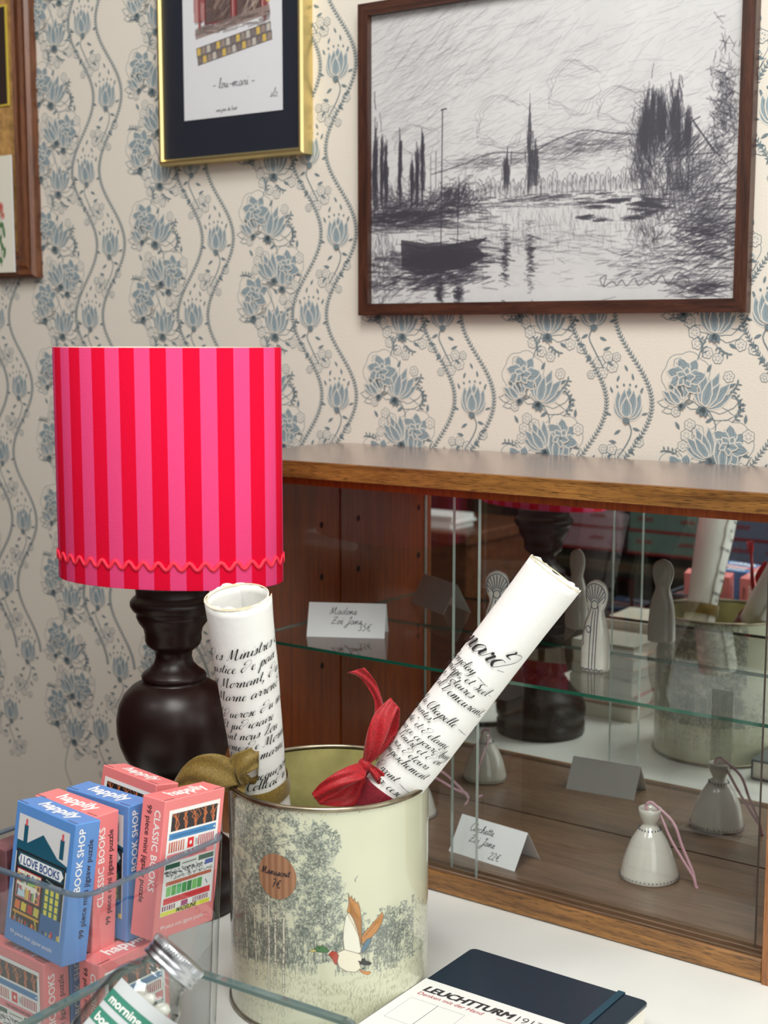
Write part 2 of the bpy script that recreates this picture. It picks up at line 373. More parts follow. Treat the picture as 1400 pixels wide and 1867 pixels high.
def hand(mb, txt, fn, size, wd, mi=0, slant=.25, calli=0.0, jit=0.0, rnd=None):
    """writes txt as strips; fn(x, y, h) maps the page to the surface, h lifts the ink"""
    rnd = rnd or random.Random(len(txt)*7+int(size*1e5)); x = 0; lift = .0
    for ch in txt:
        if ch == ' ': x += .75*size; continue
        adv, strokes = G[ch]
        dy = rnd.uniform(-1, 1)*jit*size
        for st in strokes:
            P = catmull([(a, b) for a, b in st], 5)
            P = [(x+(p[0]+slant*p[1])*size, p[1]*size+dy) for p in P]
            lift += .00001
            vs = []
            for i, p in enumerate(P):
                a = P[max(i-1, 0)]; b = P[min(i+1, len(P)-1)]
                tx, ty = b[0]-a[0], b[1]-a[1]; L = math.hypot(tx, ty)+1e-9; tx /= L; ty /= L
                w = wd/2
                if calli: w *= (1-calli)+calli*2.1*max(0, -ty*.9+tx*.15)**1.3
                w = max(w, wd*.16)
                vs.append(fn(p[0]-ty*w, p[1]+tx*w, lift)); vs.append(fn(p[0]+ty*w, p[1]-tx*w, lift))
            mb.add(vs, [(2*i, 2*i+1, 2*i+3, 2*i+2) for i in range(len(P)-1)], mi)
        x += adv*size*1.02
    return x
# ================================================================ materials
m_paper = mat('wallpaper_ground', rgb(222, 214, 202), .75, bump=.35, bscale=500, spec=.3)
m_blue = mat('wallpaper_blue', rgb(146, 160, 166), .75, spec=.2)
m_dark = mat('wallpaper_ink', rgb(114, 128, 134), .75, spec=.2)
m_pale = mat('wallpaper_pale_blue', rgb(178, 185, 187), .75, spec=.2)
m_table = mat('white_paint', rgb(228, 229, 224), .38, var=.045, vscale=9, bump=.15, bscale=60)
m_top = wood('veneer_top', rgb(96, 58, 36), rgb(146, 96, 64), grain=(1.2, 16, 16), scale=7, rough=.2, coat=.9)
m_rail = wood('oak_edge', rgb(88, 54, 22), rgb(178, 124, 62), grain=(1.5, 22, 22), scale=8, rough=.35, coat=.4, pores=.6)
m_side = wood('side_wood', rgb(118, 44, 8), rgb(164, 78, 20), grain=(26, 26, 1.1), scale=8, rough=.35, coat=.3, pores=.3)
m_sedge = wood('side_edge_wood', rgb(130, 78, 40), rgb(186, 124, 76), grain=(20, 20, 1.2), scale=8, rough=.4, coat=.3, pores=.4)
m_floorb = wood('cabinet_floor_wood', rgb(106, 80, 58), rgb(140, 108, 84), grain=(1.0, 14, 14), scale=6, rough=.42, coat=.3, pores=.3)
m_black = mat('black_gap', (.006, .004, .003), .8)
m_mirror = mat('silvered_glass', (.80, .81, .79), .0, metal=1)
m_glass = glass('pane_glass', (.955, .968, .962))
m_gedge = mat('pane_edge', rgb(150, 160, 152), .15, coat=1)
m_green = mat('shelf_glass_edge', rgb(22, 88, 70), .08, coat=1)
m_frost = glass('ground_glass', (.80, .80, .78), rough=.25)
m_fw = wood('walnut_moulding', rgb(44, 22, 15), rgb(88, 50, 34), grain=(12, 12, 12), scale=6, rough=.4, coat=.2, pores=.35)
m_fwx = wood('walnut_moulding_long', rgb(44, 22, 15), rgb(88, 50, 34), grain=(1.5, 20, 20), scale=8, rough=.4, coat=.2, pores=.35)
m_fwz = wood('walnut_moulding_tall', rgb(44, 22, 15), rgb(88, 50, 34), grain=(20, 20, 1.5), scale=8, rough=.4, coat=.2, pores=.35)
m_gold = mat('gilt_metal', rgb(226, 206, 146), .38, metal=1, bump=.05, bscale=60)
m_navy = mat('navy_mount', rgb(26, 34, 48), .55, bump=.1)
m_corkf = wood('old_frame_wood', rgb(78, 42, 22), rgb(130, 78, 46), grain=(20, 20, 1.6), scale=8, rough=.35, coat=.5, pores=.4)
m_cork = mat('cork', rgb(176, 134, 78), .85, var=.35, vscale=120, bump=.8, bscale=260)
m_art = attr_mat('printed_paper', .7)
m_artg = attr_mat('printed_card', .45, coat=.3, coatr=.2)
m_white = mat('white_card', rgb(236, 236, 238), .65)
m_ink = mat('pen_ink', rgb(40, 40, 52), .6)
m_pic_glass = glass('picture_glass', (.985, .985, .985))

# ================================================================ the setting
WY = .02838; WO = (0, .43996, 0)
def leaf(mb, u, z, ang, ln, wd, curve=0, mi=1, y=-.0006, n=5, vein=None):
    """a petal or leaf printed flat on the wall, from its base (u, z) towards ang"""
    vs = [(u, y, z)]; L = []; Rr = []
    for i in range(1, n):
        t = i/n; a = ang+curve*t; 
        cx = u+ln*t*math.cos(ang+curve*t*.5); cz = z+ln*t*math.sin(ang+curve*t*.5)
        w = wd*.5*math.sin(PI*t**.85)
        L.append((cx-math.sin(a)*w, y, cz+math.cos(a)*w)); Rr.append((cx+math.sin(a)*w, y, cz-math.cos(a)*w))
    tip = (u+ln*math.cos(ang+curve*.5), y, z+ln*math.sin(ang+curve*.5))
    mb.add([(u, y, z)]+Rr+[tip]+L[::-1], [tuple(range(2*n))], mi)
    if vein is not None:
        p = [(u+ln*t*math.cos(ang+curve*t*.5), z+ln*t*math.sin(ang+curve*t*.5)) for t in (.12, .4, .62, .8)]
        line(mb, p, wd*.13, vein, y-.0006)
def line(mb, pts, wd, mi=2, y=-.0009, closed=False):
    N = len(pts); vs = []
    for i, p in enumerate(pts):
        a = pts[(i-1) % N] if (closed or i) else p; b = pts[(i+1) % N] if (closed or i < N-1) else p
        tx, tz = b[0]-a[0], b[1]-a[1]; L = math.hypot(tx, tz)+1e-9; tx /= L; tz /= L
        vs += [(p[0]-tz*wd/2, y, p[1]+tx*wd/2), (p[0]+tz*wd/2, y, p[1]-tx*wd/2)]
    k = N if closed else N-1
    mb.add(vs, [(2*i, (2*i+1), (2*((i+1) % N)+1), 2*((i+1) % N)) for i in range(k)], mi)
def outline_petal(mb, u, z, ang, ln, wd, curve=0, y=-.0006, mi=2, fill=0):
    P = []; Q = []
    for i in range(1, 8):
        t = i/8; a = ang+curve*t; w = wd*.5*math.sin(PI*t**.8)*(1+.12*math.sin(t*19))
        cx = u+ln*t*math.cos(ang+curve*t*.5); cz = z+ln*t*math.sin(ang+curve*t*.5)
        P.append((cx-math.sin(a)*w, cz+math.cos(a)*w)); Q.append((cx+math.sin(a)*w, cz-math.cos(a)*w))
    tip = (u+ln*math.cos(ang+curve*.5), z+ln*math.sin(ang+curve*.5))
    pts = [(u, z)]+Q+[tip]+P[::-1]
    mb.add([(p[0], y, p[1]) for p in pts], [tuple(range(len(pts)))], 0)
    line(mb, pts, .0016, mi, y-.0002, closed=True)
def petal(mb, u, z, ang, ln, wd, curve, lev, scal=0, hatch=3, mi=1):
    """broad petal: blue ground, pale border, darker veins; lev stacks petals one over another"""
    y = -.0004-.00028*lev; P = []; Q = []; n = 8
    for i in range(1, n):
        t = i/n; a = ang+curve*t; w = wd*.5*min(1, math.sin(PI*t**.72)*1.08+.04)*(1+scal*math.sin(t*17))
        cx = u+ln*t*math.cos(ang+curve*t*.5); cz = z+ln*t*math.sin(ang+curve*t*.5)
        P.append((cx-math.sin(a)*w, cz+math.cos(a)*w)); Q.append((cx+math.sin(a)*w, cz-math.cos(a)*w))
    tip = (u+ln*math.cos(ang+curve*.5), z+ln*math.sin(ang+curve*.5)); pts = [(u, z)]+Q+[tip]+P[::-1]
    mb.add([(p[0], y, p[1]) for p in pts], [tuple(range(len(pts)))], mi)
    line(mb, pts, .0021, 0, y-.00009, closed=True)
    for k in range(hatch):
        o = (k-(hatch-1)/2)*wd*.24; L = [(u+ln*t*math.cos(ang+curve*t*.5)-math.sin(ang+curve*t)*o*math.sin(PI*t), z+ln*t*math.sin(ang+curve*t*.5)+math.cos(ang+curve*t)*o*math.sin(PI*t)) for t in (.22, .45, .66, .84)]
        line(mb, L, .0011, 2, y-.00013)
def contour(mb, u, z, r, lobes, rot, sx=1, sz=1, y=-.0003, depth=.13):
    pts = [(u+sx*r*(1+depth*abs(math.sin(lobes*(t-rot)/2)))*math.cos(t), z+sz*r*(1+depth*abs(math.sin(lobes*(t-rot)/2)))*math.sin(t)) for t in np.linspace(0, 2*PI, 44)[:-1]]
    mb.add([(u, y, z)]+[(p[0], y, p[1]) for p in pts], [(0, 1+i, 1+(i+1) % 43) for i in range(43)], 0); line(mb, pts, .0012, 2, y-.00005, True)
def daisy(mb, u, z, r, y=-.0006):
    contour(mb, u, z, r*.92, 6, u*9, 1, 1, y, .22)
    pts = [(u+r*.62*math.cos(t), z+r*.62*math.sin(t)) for t in np.linspace(0, 2*PI, 13)[:-1]]; line(mb, pts, .0009, 4, y-.0001, True)
    for k in range(5):
        a = k*2*PI/5+u*7; x_, z_ = u+r*.42*math.cos(a), z+r*.42*math.sin(a); q_ = .0013
        mb.add([(x_-q_, y-.0002, z_), (x_, y-.0002, z_-q_), (x_+q_, y-.0002, z_), (x_, y-.0002, z_+q_)], [(0, 1, 2, 3)], 2)
def tulip(mb, u, z, s, tilt=0):
    up = PI/2+tilt
    for i, (da, l, w, c) in enumerate(((1.30, .66, .30, -.9), (-1.30, .66, .30, .9), (.80, .92, .36, -.75), (-.80, .92, .36, .75), (.0, 1.0, .42, 0), (.42, .92, .34, -.5), (-.42, .92, .34, .5), (.12, .66, .34, 0))):
        petal(mb, u, z, up+da, s*l, s*w, c, i, 0, 2 if i > 3 else 1)
    for da in (-.42, -.2, .0, .2, .42): e = (u+s*.98*math.cos(up+da), z+s*.98*math.sin(up+da)); leaf(mb, e[0], e[1], up+da*1.2, s*.12, s*.08, 0, 2, -.0004, 4)
    leaf(mb, u, z+.02*s, up+PI, s*.24, s*.26, 0, 2, -.0030, 4)
def peony(mb, u, z, s, rot=0):
    contour(mb, u, z, s*.60, 7, rot, 1.0, 1.0, -.0002)
    for k in range(7): a = rot+k*2*PI/7; petal(mb, u+.05*s*math.cos(a), z+.05*s*math.sin(a), a, s*.50, s*.36, .35, k, .12, 3)
    for k in range(5): a = rot+.4+k*2*PI/5; petal(mb, u, z, a, s*.27, s*.20, .3, 8+k, .1, 1)
    leaf(mb, u-.04*s, z, 0, s*.1, s*.1, 0, 2, -.0046, 4)
def lotus(mb, u, z, s, tilt=0):
    up = PI/2+tilt
    for da in (-1.75, 1.75): outline_petal(mb, u, z, up+da, s*.86, s*.40, -da*.35, -.0002)
    for da in (-1.15, 1.15): outline_petal(mb, u, z, up+da, s*1.0, s*.42, -da*.3, -.00025)
    for i, (da, l, w) in enumerate(((-.95, .80, .30), (.95, .80, .30), (0, .98, .32), (-.55, .92, .32), (.55, .92, .32), (-.24, .74, .26), (.24, .74, .26))):
        petal(mb, u, z, up+da, s*l, s*w, -da*.45, i+1, .08, 2)
    for da in (-2.6, 2.6, PI): leaf(mb, u, z, up+da, s*.3, s*.18, 0, 2, -.0026, 4)
def sprig(mb, u, z, ang, ln, rnd):
    pts = [(u+ln*t*math.cos(ang+.5*t), z+ln*t*math.sin(ang+.5*t)) for t in (0, .25, .5, .75, 1)]
    line(mb, pts, .0015, 2)
    for i, p in enumerate(pts[1:]):
        a = ang+.5*i*.25; leaf(mb, p[0], p[1], a+.8, ln*.34, ln*.13, 0, 2, -.0007, 4); leaf(mb, p[0], p[1], a-.8, ln*.3, ln*.12, 0, 2, -.0007, 4)
P_U, P_Z = .34058, .35001
U0, Z0 = -2.50759-.0028, 1.922
w = MB(); rnd = random.Random(5)
ulo, uhi, zlo, zhi = -4.3, 1.6, -1.58, 3.2
w.add([(ulo, 0, zlo), (uhi, 0, zlo), (uhi, 0, zhi), (ulo, 0, zhi)], [(0, 1, 2, 3)], 0)
w.add([(ulo, .12, zlo), (uhi, .12, zlo), (uhi, .12, zhi), (ulo, .12, zhi)], [(3, 2, 1, 0)], 0)
amp = .040
tile = MB()
def wave(z): return amp*math.cos(2*PI*z/P_Z)-amp+.004
hw = .0465
for sgn in (-1, 1):
    N = 56
    pts = [(wave(P_Z*k/N)+sgn*hw, P_Z*k/N) for k in range(N+1)]
    line(tile, pts, .0016, 2, -.0008)
    for k in range(N):
        p, q = pts[k], pts[k+1]; a = math.atan2(q[1]-p[1], q[0]-p[0])
        leaf(tile, p[0], p[1], a+.75, .0085, .0028, 0, 2, -.0007, 3); leaf(tile, p[0], p[1], a-.75, .0085, .0028, 0, 2, -.0007, 3)
for z0, sgn in ((0, 1), (-.1735, -1)):
    uu = 0 if sgn > 0 else -.0721
    tulip(tile, uu, z0-.026, .060, -.08*sgn)
    st = [(uu, z0-.03), (uu+.01*sgn, z0-.05), (uu+.002, z0-.075), (uu-.022*sgn, z0-.11)]
    line(tile, catmull(st, 3), .0024, 2)
    for (a, b, an) in ((.012, -.045, -.4), (-.012, -.05, PI+.5), (.018, -.066, .2), (-.02, -.075, PI-.3), (-.03, -.095, -2.3), (.006, -.085, -.9)):
        leaf(tile, uu+a*sgn, z0+b, an if sgn > 0 else PI-an, .017, .0062, .2, 2, -.0007, 4)
    for (a, b, r) in ((-.03, -.088, .0098), (-.012, -.098, .0105), (-.040, -.106, .0105), (-.020, -.118, .0098), (.026, -.072, .0088), (-.048, -.088, .0080), (.004, -.122, .0075)):
        daisy(tile, uu+a*sgn, z0+b, r)
    for (a, b, an) in ((.026, .018, 1.2), (-.03, .02, 2.0), (.03, -.02, .3), (-.032, -.022, 2.8), (.012, .045, 1.8), (-.022, .042, 1.2), (.0, .062, 2.1)):
        leaf(tile, uu+a*sgn, z0+b, an if sgn > 0 else PI-an, .014, .005, 0, 2, -.0007, 4)
gu = .5*P_U+.006
peony(tile, gu-.066, -.128, .074, .2); lotus(tile, gu-.070, -.176, .050, .3)
lotus(tile, gu-.006, -.216, .066, -.10)
peony(tile, gu-.060, .052, .072, .9); lotus(tile, gu-.022, .000, .070, -.40); lotus(tile, gu-.070, .004, .046, .55)
lotus(tile, gu-.012, -.094, .062, .45); peony(tile, gu+.026, -.070, .070, .5); lotus(tile, gu+.016, -.112, .058, -.2)
for (a, b, r) in ((-.05, -.035, .010), (-.034, -.046, .0105), (-.056, -.055, .0105), (-.036, -.066, .010), (-.062, -.075, .0095), (.062, -.052, .0108),
                  (.03, -.155, .010), (.044, -.140, .010), (.016, -.142, .010), (.034, -.170, .010), (-.046, -.215, .0105), (-.056, -.195, .010), (-.040, -.235, .010),
                  (.042, -.238, .010), (.022, .055, .0095), (-.078, -.012, .0085), (.05, -.112, .0095), (-.074, .078, .010), (-.02, .098, .0095), (.0, -.262, .009)):
    daisy(tile, gu+a, b, r)
for (a, b, an, l) in ((.03, -.028, .6, .035), (.045, -.012, 1.3, .03), (-.07, -.095, 2.3, .03), (-.016, -.165, -.6, .04), (.018, .02, .3, .03), (-.03, .09, 1.2, .032),
                      (-.06, -.20, 2.2, .03), (.03, -.21, .2, .028), (-.005, -.235, -1.2, .03)):
    sprig(tile, gu+a, b, an, l, rnd)
for a, b, an in ((-.07, -.045, 2), (-.02, -.03, .5), (.05, -.085, -.4), (.055, -.03, 1.4), (.0, -.13, 2.2), (-.03, -.185, 2.6), (-.004, -.185, .8), (.02, -.235, -.6), (-.02, .062, 1.0), (.02, .035, .4)):
    leaf(tile, gu+a, b, an, .018, .0068, .2, 2, -.0007, 4)
line(tile, catmull([(gu-.02, .0), (gu+.0, -.035), (gu-.01, -.06), (gu-.03, -.11), (gu-.01, -.16), (gu-.012, -.2), (gu-.03, -.24), (gu-.045, -.30), (gu-.02, -.35)], 4), .0024, 2, -.0003)
tv = np.array(tile.v)
for i in range(-2, 7):
    for j in range(-1, 11):
        uo, zo = U0+i*P_U, Z0-j*P_Z
        if zo < -.15: continue
        w.add([(a+uo, b, c+zo) for a, b, c in tv], tile.f, 0); n = len(tile.f)
        w.m[-n:] = tile.m
wall = w.build('wall_back', [m_paper, m_blue, m_dark, m_paper, m_pale], loc=WO, rot=(0, 0, WY)); tag(wall, kind='structure')
m_floor = wood('floorboards', rgb(92, 70, 52), rgb(140, 108, 80), grain=(1, 10, 10), scale=3)
tag(MB().box(-4.3, 1.6, -5.0, .6, -1.66, -1.58).build('floor', m_floor), kind='structure')
m_rw = mat('maroon_wall', rgb(70, 26, 22), .6, var=.2, vscale=3)
tag(MB().box(-4.42, -4.3, -5.0, .5, -1.58, 3.2).build('wall_left', m_rw), kind='structure')
tag(MB().box(-4.3, -.2, -4.5, -4.4, -1.58, 1.6).build('wall_rear', m_rw), kind='structure')

# ================================================================ the white counter
tb = root('display_table', (-1.35, -.7, -1.58)); tag(tb, 'long white painted display table carrying the lamp, tin and wooden cabinet', 'table')
o = MB().box(-.55, 1.5, -1.05, 1.05, 1.53, 1.58, bev=.006).build('table_top', m_table, tb)
MB().box(-.47, 1.4, -.97, .97, 1.36, 1.53).build('apron', m_table, tb)
for x in (-.47, 1.3):
    for y in (-.97, .87): MB().box(x, x+.1, y, y+.1, 0, 1.36).build('leg', m_table, tb)

# ================================================================ the display cabinet
CX, CY = -1.26, .18
cab = root('display_cabinet', (CX, CY, 0)); tag(cab, 'low wooden display cabinet with sliding glass doors, glass shelf and mirror back', 'cabinet')
def cp(mb, name, m): mb.v = [(x-CX, y-CY, z) for x, y, z in mb.v]; return mb.build(name, m, cab)
XL, XR, D_ = -1.7974, -.7106, .3547
cp(MB().box(-1.832, -.640, -.0112, .3885, .7373, .7691, bev=.0015), 'top_board', m_top)
cp(MB().box(-1.833, -.639, -.0150, -.0112, .7373, .7688, bev=.0008), 'edge_strip', m_rail)
b = MB().box(-1.828, XL, .004, .386, 0, .7373); 
for (y, z) in ((.052, .487), (.289, .487), (.052, .2925), (.289, .2925), (.052, .39), (.289, .39), (.052, .60), (.289, .60)):
    b.add([(XL+.0004, y+.0062*math.cos(t), z+.0072*math.sin(t)) for t in np.linspace(0, 2*PI, 13)[:-1]], [tuple(range(12))], 1)
cp(b, 'side_panel', [m_side, m_black])
cp(MB().box(-1.829, XL, -.001, .004, 0, .7373), 'edge_strip', m_sedge)
cp(MB().box(-.700, -.668, .004, .386, 0, .7373), 'side_panel', m_side)
cp(MB().box(-.7005, -.667, -.002, .004, 0, .7373), 'edge_strip', m_sedge)
cp(MB().box(XL, -.70, .048, .352, .006, .0415), 'bottom_panel', m_floorb)
b = MB().box(XL, -.7005, -.0, .008, .001, .0385, bev=.0025); b.box(XL, -.7005, .008, .012, .001, .0345, 1); b.box(XL, -.7005, .012, .0175, .001, .0385, 2)
b.box(XL, -.7005, .0175, .028, .001, .0320, 1); b.box(XL, -.7005, .028, .032, .001, .040, 2); b.box(XL, -.7005, .032, .043, .001, .032, 1); b.box(XL, -.7005, .043, .048, .001, .0415, 2)
cp(b, 'front_rail', [m_rail, m_black, m_floorb])
b = MB().box(XL, -.70, .008, .0125, .722, .7373); b.box(XL, -.70, .028, .0315, .722, .7373); b.box(XL, -.70, .044, .048, .722, .7373)
cp(b, 'door_track', m_side)
cp(MB().box(XL, -.70, .3600, .386, .006, .7373), 'back_panel', m_side)
cp(MB().box(XL+.003, -.703, D_, .3598, .0416, .7372), 'mirror', m_mirror)
b = MB().box(XL+.001, -.704, .048, .3535, .3945, .4005)
b.m = [0, 0, 1, 1, 1, 1]; cp(b, 'glass_shelf', [m_glass, m_green])
for y in (.075, .32):
    for x in (XL, -.7005): cp(MB().box(min(x, x+.012*(1 if x < -1 else -1)), max(x, x+.012*(1 if x < -1 else -1)), y-.006, y+.006, .388, .3945), 'shelf_peg', m_gold)
for (x0, x1, y0) in ((XL+.002, -1.2370, .0185), (-1.2985, -.7265, .0325)):
    b = MB().box(x0, x1, y0, y0+.009, .0335, .7345); b.m = [1, 1, 0, 0, 1, 1]
    d = cp(b, 'sliding_door', [m_glass, m_gedge])
    if y0 > .03:
        h = MB().box(-.8085, -.7745, y0-.0015, y0-.0002, .318, .448)
        h.v = [(x-CX, y-CY, z) for x, y, z in h.v]; hh = h.build('finger_pull', m_frost, d)

# ================================================================ pictures on the wall
def wroot(name, u, z, rx=0):
    c, s_ = math.cos(WY), math.sin(WY)
    return root(name, (WO[0]+u*c, WO[1]+u*s_, z), (rx, 0, WY))
def frame_bars(parent, w_, h_, bar, depth, mx, mz, name='frame', prof=None):
    """mitred frame lying in local x/z, back at y=0, front at y=-depth; w_, h_ outer"""
    prof = prof or [(0, 0), (0, -depth), (bar, -depth), (bar, -depth*.55), (bar, 0)]
    for k, (L, hor) in enumerate(((w_, 1), (h_, 0), (w_, 1), (h_, 0))):
        mb = MB(); vs = []
        for (q, y) in prof:
            for e in (-1, 1):
                t = e*(L/2-q)
                if k == 0: vs.append((t, y, -h_/2+q))
                elif k == 1: vs.append((w_/2-q, y, t))
                elif k == 2: vs.append((-t, y, h_/2-q))
                else: vs.append((-w_/2+q, y, -t))
        n = len(prof)
        fs = [(2*i, 2*i+1, 2*((i+1) % n)+1, 2*((i+1) % n)) for i in range(n)]+[tuple(2*i for i in range(n))[::-1], tuple(2*i+1 for i in range(n))]
        mb.add(vs, fs).build('frame_rail' if hor else 'frame_stile', mx if hor else mz, parent)
# ---- the big charcoal drawing: a plain river view of our own
def charcoal():
    W_, H_ = 640, 470; r = Ras(W_, H_, (218, 217, 217)); R_ = np.random.default_rng(11)
    yy, xx = np.mgrid[0:H_, 0:W_]
    r.a *= (1-.035*vnoise(xx/60., yy/50., 2)-.02*vnoise(xx/9., yy/9., 3))[..., None]
    ink = (58, 56, 66)
    def hatch(cx, cy, sx, sy, n, ang, L, wd, al, spread=.25):
        for _ in range(n):
            x = cx+R_.normal()*sx; y = cy+R_.normal()*sy; a = ang+R_.normal()*spread; l = L*R_.uniform(.5, 1.4)
            dx, dy = math.cos(a)*l/2, math.sin(a)*l/2; b = R_.normal()*l*.06
            r.line([(x-dx, y-dy), (x-b*dy/l, y+b*dx/l), (x+dx, y+dy)], wd*R_.uniform(.6, 1.3), ink, al*R_.uniform(.5, 1.2))
    hatch(120, 70, 110, 60, 520, -.42, 46, 1.1, .15); hatch(330, 110, 190, 80, 420, -.38, 42, 1, .13); hatch(480, 190, 110, 50, 170, -.3, 34, 1, .12)
    hatch(60, 160, 60, 60, 150, -.45, 40, 1, .13); hatch(300, 210, 170, 26, 260, -.25, 30, 1, .15)
    for (cx, cy, rx, ry) in ((250, 190, 42, 34), (375, 150, 40, 34), (452, 182, 34, 22), (90, 206, 40, 20)):   # cloud loops
        for q in range(3):
            P = [(cx+(rx+q*3)*math.cos(t)*(1+.16*math.sin(5*t+q)), cy+(ry+q*2)*math.sin(t)*(1+.2*math.cos(4*t+q))) for t in np.linspace(.3*q, 2*PI*.85+.3*q, 26)]
            r.line(P, .9, ink, .28)
    # far hills
    hill = [(120, 262), (180, 250), (235, 236), (300, 240), (340, 226), (390, 214), (440, 222), (490, 228), (560, 232)]
    r.line(catmull(hill, 6), 2.2, ink, .55); hatch(400, 234, 62, 8, 260, -.2, 24, 1.3, .3); hatch(225, 250, 50, 7, 160, -.15, 22, 1.2, .28); hatch(350, 250, 80, 10, 200, -.1, 20, 1.1, .22)
    # village roofs on the far bank
    for k in range(30):
        x = 205+k*9+R_.uniform(-2, 2); h = R_.uniform(10, 26)*(1.35 if 8 < k < 16 else .9)
        r.rect(x, 300-h, x+8, 306, (190, 189, 190), .5); r.line([(x, 306), (x, 300-h), (x+4, 295-h), (x+8, 300-h), (x+8, 306)], 1, ink, .55)
        hatch(x+4, 298-h*.4, 2, 5, 5, 1.5, 7, 1.2, .5, .1)
    # a squat tower block and mill chimney stand over the roofs
    for x, y0, wd in ((258, 246, 9), (300, 206, 6), (308, 236, 14)):
        hatch(x, (y0+292)/2, wd*.36, (292-y0)*.26, 70, 1.55, 18, 1.8, .55, .06)
        r.rect(x-wd/2, y0, x+wd/2, 292, ink, .42)
    r.poly([(296, 210), (299, 150), (303, 210)], ink, .75)
    # banks
    for y0, n, al in ((308, 60, .5), (314, 70, .45), (322, 50, .35)):
        hatch(330, y0, 110, 2.2, n, 0, 22, 1.8, al, .06)
    # left: poplars and dark bush, moored barge
    for x, y0 in ((10, 182), (22, 196), (30, 212), (58, 205), (82, 238), (92, 222), (102, 198), (6, 210)):
        hatch(x, (y0+300)/2, 1.9, (300-y0)*.24, 80, 1.57, 22, 1.9, .55, .08)
        r.line([(x, y0), (x+R_.uniform(-1, 1), 310)], 3, ink, .6)
    r.line([(118, 232), (118, 300)], 1.3, ink, .8); r.line([(128, 226), (128, 300)], 1.3, ink, .8)
    hatch(60, 312, 62, 12, 620, -.3, 17, 1.6, .42, .5); hatch(165, 300, 24, 13, 420, -.5, 13, 1.6, .45, .7); hatch(65, 328, 70, 8, 420, 0, 26, 2.0, .5, .12)
    hatch(90, 344, 80, 6, 160, .03, 34, 1.6, .4, .06); hatch(30, 290, 30, 12, 200, 1.2, 14, 1.4, .35, .5)
    r.line([(140, 162), (138, 440)], 2.0, ink, .9); r.line([(138, 162), (147, 161)], 2.5, ink, .9); r.line([(172, 270), (170, 372)], 1.6, ink, .85)
    r.poly([(60, 364), (140, 376), (228, 366), (206, 380), (224, 396), (180, 414), (100, 424), (62, 408)], ink, .86)
    hatch(140, 398, 44, 11, 640, .05, 28, 2, .55, .12); r.line([(140, 381), (180, 374), (222, 371)], 2.2, ink, .9); r.line([(62, 372), (140, 382)], 2, ink, .9)
    # reflections on the water
    hatch(60, 430, 60, 18, 320, -.15, 22, 1.7, .42, .25); hatch(150, 430, 40, 7, 120, -.2, 26, 2.2, .55, .15); hatch(24, 400, 16, 36, 170, 1.5, 16, 1.5, .35, .25)
    for x, y0, y1 in ((136, 432, 468), (172, 436, 468), (258, 358, 432), (304, 352, 458)):
        hatch(x, (y0+y1)/2, 3.4, (y1-y0)*.27, 110, .15, 9, 1.7, .5, .35)
    hatch(330, 350, 110, 17, 420, 1.5, 12, 1.1, .22, .2); hatch(340, 378, 130, 14, 190, .03, 24, 1.1, .28, .12)
    hatch(270, 410, 100, 30, 70, 0, 24, 1, .16, .2)
    for k in range(24):
        x = R_.uniform(395, 520); y = 318+R_.uniform(0, 30)+(x-395)*.03; hatch(x, y, 7, 1.2, 9, .03, 16, 2.3, .6, .06)
    # right: tall trees round a boathouse
    for x, y0 in ((494, 178), (504, 162), (513, 170), (521, 182), (534, 168), (543, 172), (558, 204), (488, 196)):
        hatch(x, (y0+250)/2, 3, (250-y0)*.26, 130, 1.5, 18, 1.9, .5, .14)
    hatch(494, 270, 13, 34, 560, 1.3, 16, 1.6, .38, .4); hatch(580, 300, 34, 34, 620, -.6, 20, 1.6, .38, .5); hatch(592, 372, 30, 30, 520, -.15, 22, 1.9, .45, .3)
    hatch(500, 372, 14, 20, 160, 1.4, 14, 1.3, .3, .4); hatch(612, 200, 10, 40, 300, 1.0, 16, 1.7, .42, .8); hatch(545, 300, 14, 24, 240, 1.4, 20, 1.5, .4, .15)
    for a, b in (((520, 262), (566, 214)), ((566, 214), (600, 262)), ((520, 262), (600, 262)), ((524, 270), (562, 226)), ((570, 222), (606, 266)), ((530, 262), (528, 318)), ((562, 262), (560, 318)), ((566, 214), (576, 210))):
        r.line([a, b], 1.8, ink, .85)
    hatch(548, 246, 14, 8, 120, -.8, 22, 1.5, .5, .08); hatch(520, 420, 60, 16, 200, -.1, 24, 1.5, .3, .2); hatch(590, 450, 26, 8, 150, -.1, 22, 1.8, .45, .25)
    for k in range(0, 1):
        P = [(428, 446), (424, 436), (434, 432), (430, 448), (444, 440), (452, 446), (460, 438), (468, 447), (480, 436), (488, 447), (500, 438), (512, 446), (524, 432), (534, 447), (548, 430), (562, 436), (570, 446)]
        r.line(catmull(P, 4), 1.2, ink, .75)                                   # an illegible scrawl in the corner
    return r.a
u0_, u1_, z0_, z1_ = -1.757, -.914, 1.043, 1.678
pic = wroot('framed_drawing', (u0_+u1_)/2, (z0_+z1_)/2)
tag(pic, 'large dark walnut frame holding a charcoal drawing of a river', 'picture')
W_, H_ = u1_-u0_, z1_-z0_
frame_bars(pic, W_, H_, .0245, .025, m_fwx, m_fwz)
bb = .0235
grid_print('drawing', charcoal(), lambda U, V: (-W_/2+bb+U*(W_-2*bb), 0*U-.0100, -H_/2+bb+V*(H_-2*bb)), m_art, pic)
MB().box(-W_/2+bb, W_/2-bb, -.0095, -.002, -H_/2+bb, H_/2-bb).build('backing_board', m_fw, pic)
MB().box(-W_/2+bb, W_/2-bb, -.0150, -.0130, -H_/2+bb, H_/2-bb).build('glazing', m_pic_glass, pic)
